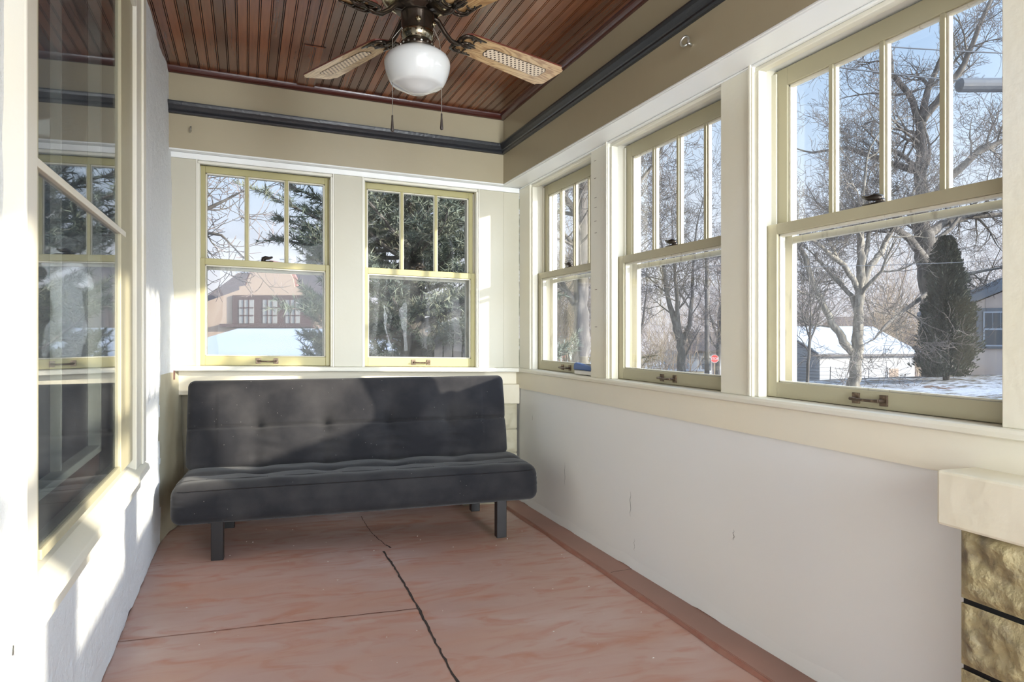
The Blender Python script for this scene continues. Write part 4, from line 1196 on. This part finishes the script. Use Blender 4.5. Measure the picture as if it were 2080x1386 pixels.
# ---- pine outside the back windows
def pine():
    rnd = random.Random(8)
    D = 8.6; g = on_ground(835, D)
    root = empty('pine_tree', g)
    T = MB(wp=False)
    hts = [0, 2, 4, 6.5, 8.4]
    T.tube([g + Vector((.03 * i, 0, h)) for i, h in enumerate(hts)], [.17, .15, .12, .07, .02], 12)
    T.build('trunk', M['bark'], root, smooth=True)
    Bm = MB(wp=False); Nv = []; Nf = []
    def tuft(p, d, ln, n):
        for i in range(n):
            v = (d * rnd.uniform(.4, 1.1) + Vector((rnd.gauss(0, 1), rnd.gauss(0, 1), rnd.gauss(0, 1))) * .55).normalized()
            s = v.cross(Vector((rnd.uniform(-1, 1), rnd.uniform(-1, 1), rnd.uniform(-1, 1)))).normalized() * .0065
            b = len(Nv); q = p - d * rnd.uniform(0, .07)
            Nv.extend([q - s, q + s, q + v * ln * rnd.uniform(.7, 1.1)]); Nf.append((b, b + 1, b + 2))
    for k in range(300):
        h = rnd.uniform(.35, 6.4)
        a = rnd.uniform(0, 6.283)
        reach = rnd.uniform(1.1, 2.25) * (1 - .5 * max(0, (h - 3.5) / 4))
        d = Vector((math.cos(a), math.sin(a), rnd.uniform(-.15, .30)))
        lf = -d.dot(RT)
        if lf > .35:
            lim = 2.1 if abs(h - 3.25) < .22 else 1.65 if abs(h - 2.8) < .3 else 1.15
            reach = min(reach, lim / lf)
        # keep the sky gap that shows left of the crown
        p = g + Vector((0, 0, h)); pts = [p.copy()]
        n = 7
        for i in range(n):
            d = (d + Vector((rnd.uniform(-.14, .14), rnd.uniform(-.14, .14), rnd.uniform(-.03, .12)))).normalized()
            p = p + d * reach / n; pts.append(p.copy())
        Bm.tube(pts, [.030 * (1 - i / (n + 1)) + .004 for i in range(n + 1)], 5, caps=False)
        for i in range(2, n + 1):
            for s in (-1, 1, -1, 1, 0):
                side = d.cross(Vector((0, 0, 1))).normalized() * s
                sd = (d * .7 + side * rnd.uniform(.4, 1.0) + Vector((0, 0, rnd.uniform(-.2, .45)))).normalized()
                L1 = rnd.uniform(.16, .42) * (1.15 - .05 * i)
                st = pts[i - 1].lerp(pts[i], rnd.random())
                Bm.tube([st, st + sd * L1], [.006, .003], 3, caps=False)
                m_ = 3
                for j in range(1, m_ + 1): tuft(st + sd * L1 * j / m_, sd, .105, 13)
    b_ = Bm.build('branches', M['bark'], root, recalc=False)
    F = MB(wp=False); F.v = Nv; F.f = Nf; F.m = [0] * len(Nf)
    F.build('needles', M['needle'], root, recalc=False)
    tag(root, 'bushy green pine close outside the two back windows', 'tree')
pine()

# ---- arborvitae
def arbor():
    rnd = random.Random(4); D = 22.2
    g = on_ground(1922, D); root = empty('arborvitae', g)
    T = MB(wp=False); T.tube([g, g + Vector((0, 0, 3.6))], [.10, .03], 8); T.build('trunk', M['bark'], root, smooth=True)
    V = []; Fc = []
    for k in range(26000):
        h = rnd.random() ** .9
        z = .12 + h * 4.5
        R_ = (.72 * (1 - h) ** .5 + .05) * (.72 if h < .06 else 1)
        a = rnd.uniform(0, 6.283)
        lob = 1 + .42 * mnoise.noise(Vector((math.cos(a) * 1.6, math.sin(a) * 1.6, z * 1.3)))
        lob += .30 * mnoise.noise(Vector((math.cos(a) * 5, math.sin(a) * 5, z * 4)))
        r = R_ * lob * rnd.uniform(.55, 1.10)
        p = g + Vector((math.cos(a) * r, math.sin(a) * r, z))
        u = Vector((math.cos(a), math.sin(a), rnd.uniform(.4, 1.5))).normalized(); t = u.cross(Vector((rnd.uniform(-1, 1), rnd.uniform(-1, 1), rnd.uniform(-1, 1)))).normalized()
        s = rnd.uniform(.03, .07); b = len(V)
        V.extend([p - t * s * .4, p + t * s * .4, p + u * s * 1.6 + t * s * .3, p + u * s * 1.8 - t * s * .3]); Fc.append((b, b + 1, b + 2, b + 3))
    F = MB(wp=False); F.v = V; F.f = Fc; F.m = [0] * len(Fc); F.build('foliage', M['arbor'], root, recalc=False)
    tag(root, 'dark green columnar arborvitae beside the pink stucco house', 'shrub')
    mb = MB(wp=False); n = 20
    for i in range(n + 1):
        for j in range(n + 1):
            u = -1 + 2 * i / n; v = -1 + 2 * j / n; p = at(1900, 679, 20.3) + RT * u * .75 + FW * v * 1.3
            hgt = max(0, 1 - u * u) * max(0, 1 - v * v) * (.05 + .05 * mnoise.noise(Vector((u * 5, v * 5, 0))))
            mb.v.append(Vector((p.x, p.y, gz(p.x, p.y) - .04 + hgt)))
    for i in range(n):
        for j in range(n):
            a = i * (n + 1) + j; mb.f.append((a, a + n + 1, a + n + 2, a + 1)); mb.m.append(0)
    o = mb.build('leaf_litter', M['leaves'], smooth=True, recalc=False, root=on_ground(1900, 20.3))
    tag(o, 'low brown heap of leaf litter and snow in front of the arborvitae', 'leaves', kind='stuff')
arbor()

# ---- buildings.  frame(px, D, turn): origin, right and back directions of a building
class FR:
    def __init__(s, px, D, z0, turn=0):
        s.o = at(px, 679, D); s.o.z = z0
        q = Quaternion(Vector((0, 0, 1)), math.radians(turn)); s.r = q @ RT; s.b = q @ FW
    def p(s, u, v, z): return s.o + s.r * u + s.b * v + Vector((0, 0, z))
    def box(s, mb, u0, u1, v0, v1, z0, z1):
        vs = [s.p(u, v, z) for u in (u0, u1) for v in (v0, v1) for z in (z0, z1)]
        mb.add(vs, [(0, 1, 3, 2), (4, 6, 7, 5), (0, 4, 5, 1), (2, 3, 7, 6), (0, 2, 6, 4), (1, 5, 7, 3)])
    def slab(s, mb, q, th):       # q: four (u,v,z), thickened upwards
        vs = [s.p(*a) for a in q] + [s.p(a[0], a[1], a[2] + th) for a in q]
        n = len(q)
        mb.add(vs, [tuple(range(n - 1, -1, -1)), tuple(range(n, 2 * n))] + [(i, (i + 1) % n, n + (i + 1) % n, n + i) for i in range(n)])
W_ = lambda: MB(wp=False)

# snowy garage roof right behind the back windows
f = FR(540, 9.5, 0, 0)
root = empty('garage', f.p(0, 0, -.7))
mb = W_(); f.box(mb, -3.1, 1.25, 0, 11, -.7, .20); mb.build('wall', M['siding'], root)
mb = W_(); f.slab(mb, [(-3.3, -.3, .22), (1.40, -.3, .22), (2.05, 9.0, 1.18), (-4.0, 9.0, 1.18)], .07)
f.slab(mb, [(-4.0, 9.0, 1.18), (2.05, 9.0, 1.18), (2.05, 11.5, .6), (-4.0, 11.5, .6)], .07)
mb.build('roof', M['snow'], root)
tag(root, 'low outbuilding with a smooth snow-covered roof just below the left back window', 'building')

# mission-style house behind it
Dh = 26.0; sc = Dh / FOC
f = FR(540, Dh, 1.1, 0)
def hp(px, py): return ((px - 540) * sc, (679 - py) * sc)
root = empty('house', f.p(0, 0, -2.2))
outl = [(405, 720), (405, 619), (422, 612), (486, 589), (486, 582), (500, 580), (503, 568), (510, 552), (524, 540), (548, 535), (574, 540), (588, 552), (596, 568), (598, 583), (613, 586), (613, 594), (690, 622), (690, 720)]
mb = W_(); vs = []
P2 = [hp(*q_) for q_ in outl]; n = len(P2)
mb.add([f.p(u, 0, z) for u, z in P2] + [f.p(u, .35, z) for u, z in P2], [tuple(range(n)), tuple(range(2 * n - 1, n - 1, -1))] + [(i, (i + 1) % n, n + (i + 1) % n, n + i) for i in range(n)])
mb.build('wall', M['tan_stucco'], root)
mb = W_()
cap_ = [hp(*q_) for q_ in outl[5:14]]
mb.tube([f.p(u, .17, z + .03) for u, z in cap_], .11, 6)
mb.build('parapet_coping', mat('red_tile', (.19, .095, .08), .8), root)
mb = W_()
u0, z0 = hp(395, 557); u1, z1 = hp(700, 560)
f.slab(mb, [(u0, 4.2, 2.60), (u1, 4.2, 2.60), (u1 + .4, .36, .85), (u0 - .4, .36, .85)], .10)
f.box(mb, u0, u1, .36, 8, -3, .85)
mb.build('roof', M['shingle'], root)
mb = W_(); f.box(mb, u0 - .1, hp(486, 0)[0], 4.1, 4.5, 2.70, 2.78); mb.build('ridge_snow', M['snow'], root)
mb = W_(); a0 = hp(474, 600); a1 = hp(640, 666)
f.box(mb, a0[0], a1[0], -.10, .05, a1[1], a0[1]); f.box(mb, hp(452, 0)[0], a1[0], -.28, .05, hp(0, 665)[1], hp(0, 658)[1])
sur = mb.build('window_surround', M['dark_trim'], root, bevel=.01)
for (pa, pb) in ((488, 518), (536, 565), (582, 611)):
    wroot = W_(); f.box(wroot, hp(pa, 0)[0], hp(pb, 0)[0], -.12, -.09, hp(0, 657)[1], hp(0, 610)[1]); pn = wroot.build('window', M['pane'], root)
    mb = W_()
    for i in range(1, 3):
        u = hp(pa + (pb - pa) * i / 3, 0)[0]; z = hp(0, 610 + 47 * i / 3)[1]
        f.box(mb, u - .018, u + .018, -.15, -.11, hp(0, 657)[1], hp(0, 610)[1]); f.box(mb, hp(pa, 0)[0], hp(pb, 0)[0], -.149, -.11, z - .018, z + .018)
    mb.build('glazing_bars', M['dark_trim'], pn)
mb = W_(); f.box(mb, hp(486, 0)[0], hp(511, 0)[0], 4.6, 5.1, 1.8, hp(0, 518)[1] + .45); f.box(mb, hp(484, 0)[0], hp(513, 0)[0], 4.55, 5.15, 3.35, 3.47)
mb.build('chimney', M['siding'], root)
tag(root, 'peach stucco house with a curved parapet and three nine-pane windows', 'building')

# picket fence behind the right back window
f = FR(925, 8.0, 0, -6)
root = empty('picket_fence', f.p(0, 0, -.6))
for (za, zb_) in ((.55, .63), (-.3, -.22)):
    mb = W_(); f.box(mb, -.25, 1.2, .03, .06, za, zb_); mb.build('rail', M['old_wood'], root)
for i in range(13):
    u = -.25 + i * .112
    mb = W_(); mb.prism([(u, -.6), (u, 1.03), (u + .048, 1.10), (u + .096, 1.03), (u + .096, -.6)], 0, .022, lambda a, z, t: f.p(a, t, z)); mb.build('picket', M['old_wood'], root)
tag(root, 'dark grey wooden picket fence behind the right back window', 'fence')

# white garage behind the forked tree
f = FR(1665, 34.0, -2.6, 13)
root = empty('garage', f.p(0, 0, 0))
Lg, Wg = 5.6, 6.4; ev = 2.70; rg = 3.98
mb = W_()
f.box(mb, 0, Lg, 0, Wg, 0, ev)
for u in (0.001, Lg - .06): 
    mb.add([f.p(u, 0, ev), f.p(u, Wg, ev), f.p(u, Wg / 2, rg), f.p(u + .05, 0, ev), f.p(u + .05, Wg, ev), f.p(u + .05, Wg / 2, rg)], [(0, 1, 2), (5, 4, 3), (0, 2, 5, 3), (1, 4, 5, 2), (0, 3, 4, 1)])
for k in range(17):                                   # lap siding shadow lines are real laps
    z = .1 + k * .155
    f.box(mb, -.012, Lg + .012, -.012, Wg, z, z + .012)
    f.box(mb, -.012, .0, -.01, Wg, z, z + .012)
mb.build('wall', M['siding'], root)
oh = .28
mb = W_()
sl = (rg - ev) / (Wg / 2)
f.slab(mb, [(-oh, -oh, ev - sl * oh), (Lg + oh, -oh, ev - sl * oh), (Lg + oh, Wg / 2, rg), (-oh, Wg / 2, rg)], .09)
f.slab(mb, [(-oh, Wg / 2, rg), (Lg + oh, Wg / 2, rg), (Lg + oh, Wg + oh, ev - sl * oh), (-oh, Wg + oh, ev - sl * oh)], .09)
rf = mb.build('roof', M['fascia'], root)
mb = W_()
e_ = oh - .05
f.slab(mb, [(-e_, -e_, ev - sl * e_ + .091), (Lg + e_, -e_, ev - sl * e_ + .091), (Lg + e_, Wg / 2, rg + .091), (-e_, Wg / 2, rg + .091)], .06)
f.slab(mb, [(-e_, Wg / 2, rg + .091), (Lg + e_, Wg / 2, rg + .091), (Lg + e_, Wg + e_, ev - sl * e_ + .091), (-e_, Wg + e_, ev - sl * e_ + .091)], .06)
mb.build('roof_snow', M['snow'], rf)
mb = W_(); f.box(mb, 3.95, 4.65, -.04, .02, .9, 2.0); dd_ = mb.build('garage_window', M['white'], root)
mb = W_(); f.box(mb, 4.02, 4.58, -.05, -.035, .96, 1.94); mb.build('window_pane', M['tan_stucco'], dd_)
tag(root, 'white lap-sided garage with a snow-covered gable roof beyond the forked tree', 'building')

# pink stucco house at the right
f = FR(1953, 24.0, -.62, -24)
root = empty('house', f.p(0, 0, 0))
mb = W_(); vs = [(0, 0), (8, 0), (8, 3.2), (4.6, 4.75), (0, 2.62)]
mb.add([f.p(u, 0, z) for u, z in vs] + [f.p(u, 6, z) for u, z in vs], [(0, 1, 2, 3, 4), (9, 8, 7, 6, 5)] + [(i, (i + 1) % 5, 5 + (i + 1) % 5, 5 + i) for i in range(5)])
mb.build('wall', M['pink_stucco'], root)
mb = W_()
f.slab(mb, [(-.62, -.55, 2.40), (-.62, 6.4, 2.40), (4.6, 6.4, 4.82), (4.6, -.55, 4.82)], .26)
f.slab(mb, [(4.6, -.55, 4.82), (4.6, 6.4, 4.82), (8.4, 6.4, 3.1), (8.4, -.55, 3.1)], .26)
mb.build('roof', M['slate_trim'], root)
mb = W_(); f.box(mb, .42, 1.50, -.08, .02, 1.22, 2.62); wn_ = mb.build('window', M['slate_trim'], root, bevel=.01)
mb = W_(); f.box(mb, .62, 1.40, -.11, -.06, 1.30, 2.50)
mb.build('window_frame', mat('blue_grey_frame', (.30, .35, .42), .5), wn_)
mb = W_(); f.box(mb, .67, 1.35, -.118, -.10, 1.35, 1.86); f.box(mb, .67, .88, -.118, -.10, 1.92, 2.45); f.box(mb, .90, 1.11, -.118, -.10, 1.92, 2.45); f.box(mb, 1.13, 1.35, -.118, -.10, 1.92, 2.45)
mb.build('window_pane', M['dark_pane'], wn_)
tag(root, 'pale pink stucco house with a slate-blue gable roof and framed window at far right', 'building')

# far brown house behind the garage
f = FR(1695, 62, -3, 0)
root = empty('house', f.p(0, 0, 0))
mb = W_(); f.box(mb, 0, 8, 0, 6, 0, 3.2); mb.build('wall', M['twig_far'], root)
mb = W_(); f.slab(mb, [(-.5, -.5, 3.0), (8.5, -.5, 3.0), (7.0, 3, 5.6), (1.2, 3, 5.6)], .15); f.slab(mb, [(1.2, 3, 5.6), (7, 3, 5.6), (8.5, 6.5, 3), (-.5, 6.5, 3)], .15); mb.build('roof', M['shingle'], root)
mb = W_(); f.box(mb, 5.2, 5.9, 2.6, 3.4, 4.6, 6.1); mb.build('chimney', M['shingle'], root)
tag(root, 'distant brown-roofed house with a chimney above the garage roof', 'building')

# white house and street in the middle right window
f = FR(1404, 58, -3.0, 8)
root = empty('house', f.p(0, 0, 0))
mb = W_(); f.box(mb, -.2, 8, 0, 6, -.3, 2.6); mb.build('wall', M['siding'], root)
mb = W_(); f.slab(mb, [(-.7, -.5, 2.5), (8.5, -.5, 2.5), (8.5, 3, 4.1), (-.7, 3, 4.1)], .2); mb.build('roof', M['shingle'], root)
for u in (.8, 3.2):
    mb = W_(); f.box(mb, u, u + 1.5, -.06, .02, .9, 2.2); fr_ = mb.build('window', M['white'], root)
    for q_ in range(3):
        mb = W_(); f.box(mb, u + .1 + q_ * .46, u + .48 + q_ * .46, -.08, -.055, 1.0, 2.1); mb.build('window_pane', M['dark_pane'], fr_)
tag(root, 'white house with small dark windows behind the stop sign', 'building')
f = FR(1300, 50, -2.9, -4)
mb = W_(); f.box(mb, -1.2, 4.6, 0, .25, -.2, 1.3); mb.mi = 1; f.box(mb, -1.2, 4.6, -.02, .27, .62, .80); mb.mi = 2; f.box(mb, -1.25, 4.65, -.05, .3, 1.3, 1.42)
o = mb.build('garden_wall', [M['tan_wall'], M['slate_trim'], M['snow']], root=f.p(1.7, 0, -.2)); tag(o, 'low tan wall with a dark band in the middle right window', 'wall')
# street rail
f = FR(1422, 44, -2.9, 0)
root = empty('street_railing', f.p(0, 0, 0))
mb = W_(); f.box(mb, 0, 6.5, 0, .06, .95, 1.12); mb.build('rail', M['slate_trim'], root)
for u in (0, 1.6, 3.2, 4.8, 6.4):
    mb = W_(); f.box(mb, u, u + .07, .0, .07, -.3, 1.0); mb.build('post', M['slate_trim'], root)
tag(root, 'dark low railing in front of the white house', 'railing')
# stop sign
Ds = 34.0
g = on_ground(1451, Ds); c = at(1451, 729, Ds)
root = empty('stop_sign', g)
mb = W_(); mb.tube([g - Vector((0, 0, .2)), Vector((c.x, c.y, c.z + .12))], .03, 6); mb.build('post', M['straw'], root)
def octo(r, off):
    return [c + RT * r * math.cos(math.radians(22.5 + 45 * i)) + Vector((0, 0, 1)) * r * math.sin(math.radians(22.5 + 45 * i)) - FW * off for i in range(8)]
mb = W_(); mb.mi = 0; a_ = octo(.215, .04); b_ = octo(.215, .055)
mb.add(a_ + b_, [tuple(range(7, -1, -1)), tuple(range(8, 16))] + [(i, (i + 1) % 8, 8 + (i + 1) % 8, 8 + i) for i in range(8)])
mb.mi = 1; mb.add(octo(.197, .057), [tuple(range(8))])
pl_ = mb.build('sign_plate', [M['white'], M['red']], root, recalc=False)
cu = bpy.data.curves.new('stop_text', 'FONT'); cu.body = 'STOP'; cu.align_x = 'CENTER'; cu.align_y = 'CENTER'; cu.size = .165; cu.extrude = .002; cu.offset = .003
to = bpy.data.objects.new('lettering', cu); COL.objects.link(to); to.parent = pl_
to.location = (c - FW * .060) - ROOTS[pl_.name]; to.rotation_euler = (math.pi / 2, 0, -YAW); cu.materials.append(M['white'])
bpy.context.view_layer.update()
tm = bpy.data.meshes.new_from_object(to); tm.name = 'lettering'
to2 = bpy.data.objects.new('stop_lettering', tm); COL.objects.link(to2); to2.parent = pl_; to2.location = to.location; to2.rotation_euler = to.rotation_euler
bpy.data.objects.remove(to); bpy.data.curves.remove(cu)
tag(root, 'red octagonal stop sign on a wooden post by the street', 'sign')
# utility pole
g = on_ground(1436, 42)
root = empty('utility_pole', g)
mb = W_(); mb.tube([g - Vector((0, 0, .3)), g + Vector((0, 0, 9.5))], [.17, .12], 10); mb.build('pole', M['bark'], root, smooth=True)
mb = W_(); mb.xf = None; tp = g + Vector((0, 0, 8.9)); mb.tube([tp - RT * 1.1, tp + RT * 1.1], .06, 6); mb.build('crossarm', M['bark'], root)
tag(root, 'wooden utility pole left of the stop sign', 'pole')
# portico house
f = FR(1134, 33, -2.0, 10)
root = empty('house', f.p(0, 0, 0))
mb = W_(); f.box(mb, -.5, 1.7, 1.2, 3, -.9, 3.0); mb.build('wall', mat('sage_grey_siding', (.36, .40, .38), .8), root)
mb = W_(); f.slab(mb, [(-.8, .9, 3.0), (1.9, .9, 3.0), (1.9, 3, 3.9), (-.8, 3, 3.9)], .2); mb.build('roof', M['shingle'], root)
mb = W_(); f.box(mb, -.1, 1.05, -.1, 1.3, 2.36, 2.54); f.box(mb, -.2, 1.15, -.2, 1.3, 2.54, 2.62)
for u in (.10, .70): f.box(mb, u, u + .10, 0, .1, -.9, 2.36)
mb.build('portico', M['white'], root)
mb = W_(); f.box(mb, .28, .62, 1.14, 1.2, .2, 2.2); mb.build('door', M['door_red'], root)
mb = W_(); f.box(mb, -.35, .0, 1.14, 1.2, 1.0, 1.5); mb.build('window', M['dark_pane'], root)
tag(root, 'grey house with a white portico and red door in the farthest right window', 'building')
# wire fence on the snowy bank
root = empty('wire_fence', on_ground(1686, 27))
pp = [(1612, 27), (1686, 27.5), (1764, 28.5), (1798, 29), (1838, 29.5)]
ps = [on_ground(*q_) for q_ in pp]
for p in ps:
    mb = W_(); mb.tube([p, p + Vector((.02, 0, .62))], .016, 5); mb.build('post', M['fascia'], root)
for k in range(4):
    mb = W_(); mb.tube([p + Vector((0, 0, .12 + .15 * k)) for p in ps], .004, 4); mb.build('wire', M['fascia'], root)
tag(root, 'low wire fence with thin posts in front of the white garage', 'fence')
# overhead cables and the splice enclosure
for (a, b, r, lab) in (((1440, 60), (2160, 112), .014, 'upper overhead cable crossing the nearest right window'), ((1440, 98), (2160, 182), .018, 'lower overhead cable that carries the grey enclosure'), ((1440, 540), (2160, 520), .008, 'thin overhead wire low across the nearest right window')):
    p0 = at(*a, 16); p1 = at(*b, 16)
    mb = W_(); mb.tube([p0.lerp(p1, t / 20) - Vector((0, 0, .10 * (1 - (t / 10 - 1) ** 2))) for t in range(21)], r, 6)
    o = mb.build('overhead_cable', M['cable'], root=p0, smooth=True); tag(o, lab, 'cable', 'overhead cables')
c = at(2002, 173, 15.9)
root = empty('cable_enclosure', c)
mb = W_(); mb.tube([c - RT * .66, c - RT * .60, c + RT * .60, c + RT * .66], [.10, .16, .16, .10], 14); bd = mb.build('case', M['cable'], root, smooth=False)
for s in (-.4, .4):
    mb = W_(); mb.tube([c + RT * s - Vector((0, 0, .165)), c + RT * s + Vector((0, 0, .20))], .02, 6); mb.build('hanger', M['cable'], root)
tag(root, 'grey cylindrical cable enclosure hanging from the lower overhead cable', 'cable enclosure')
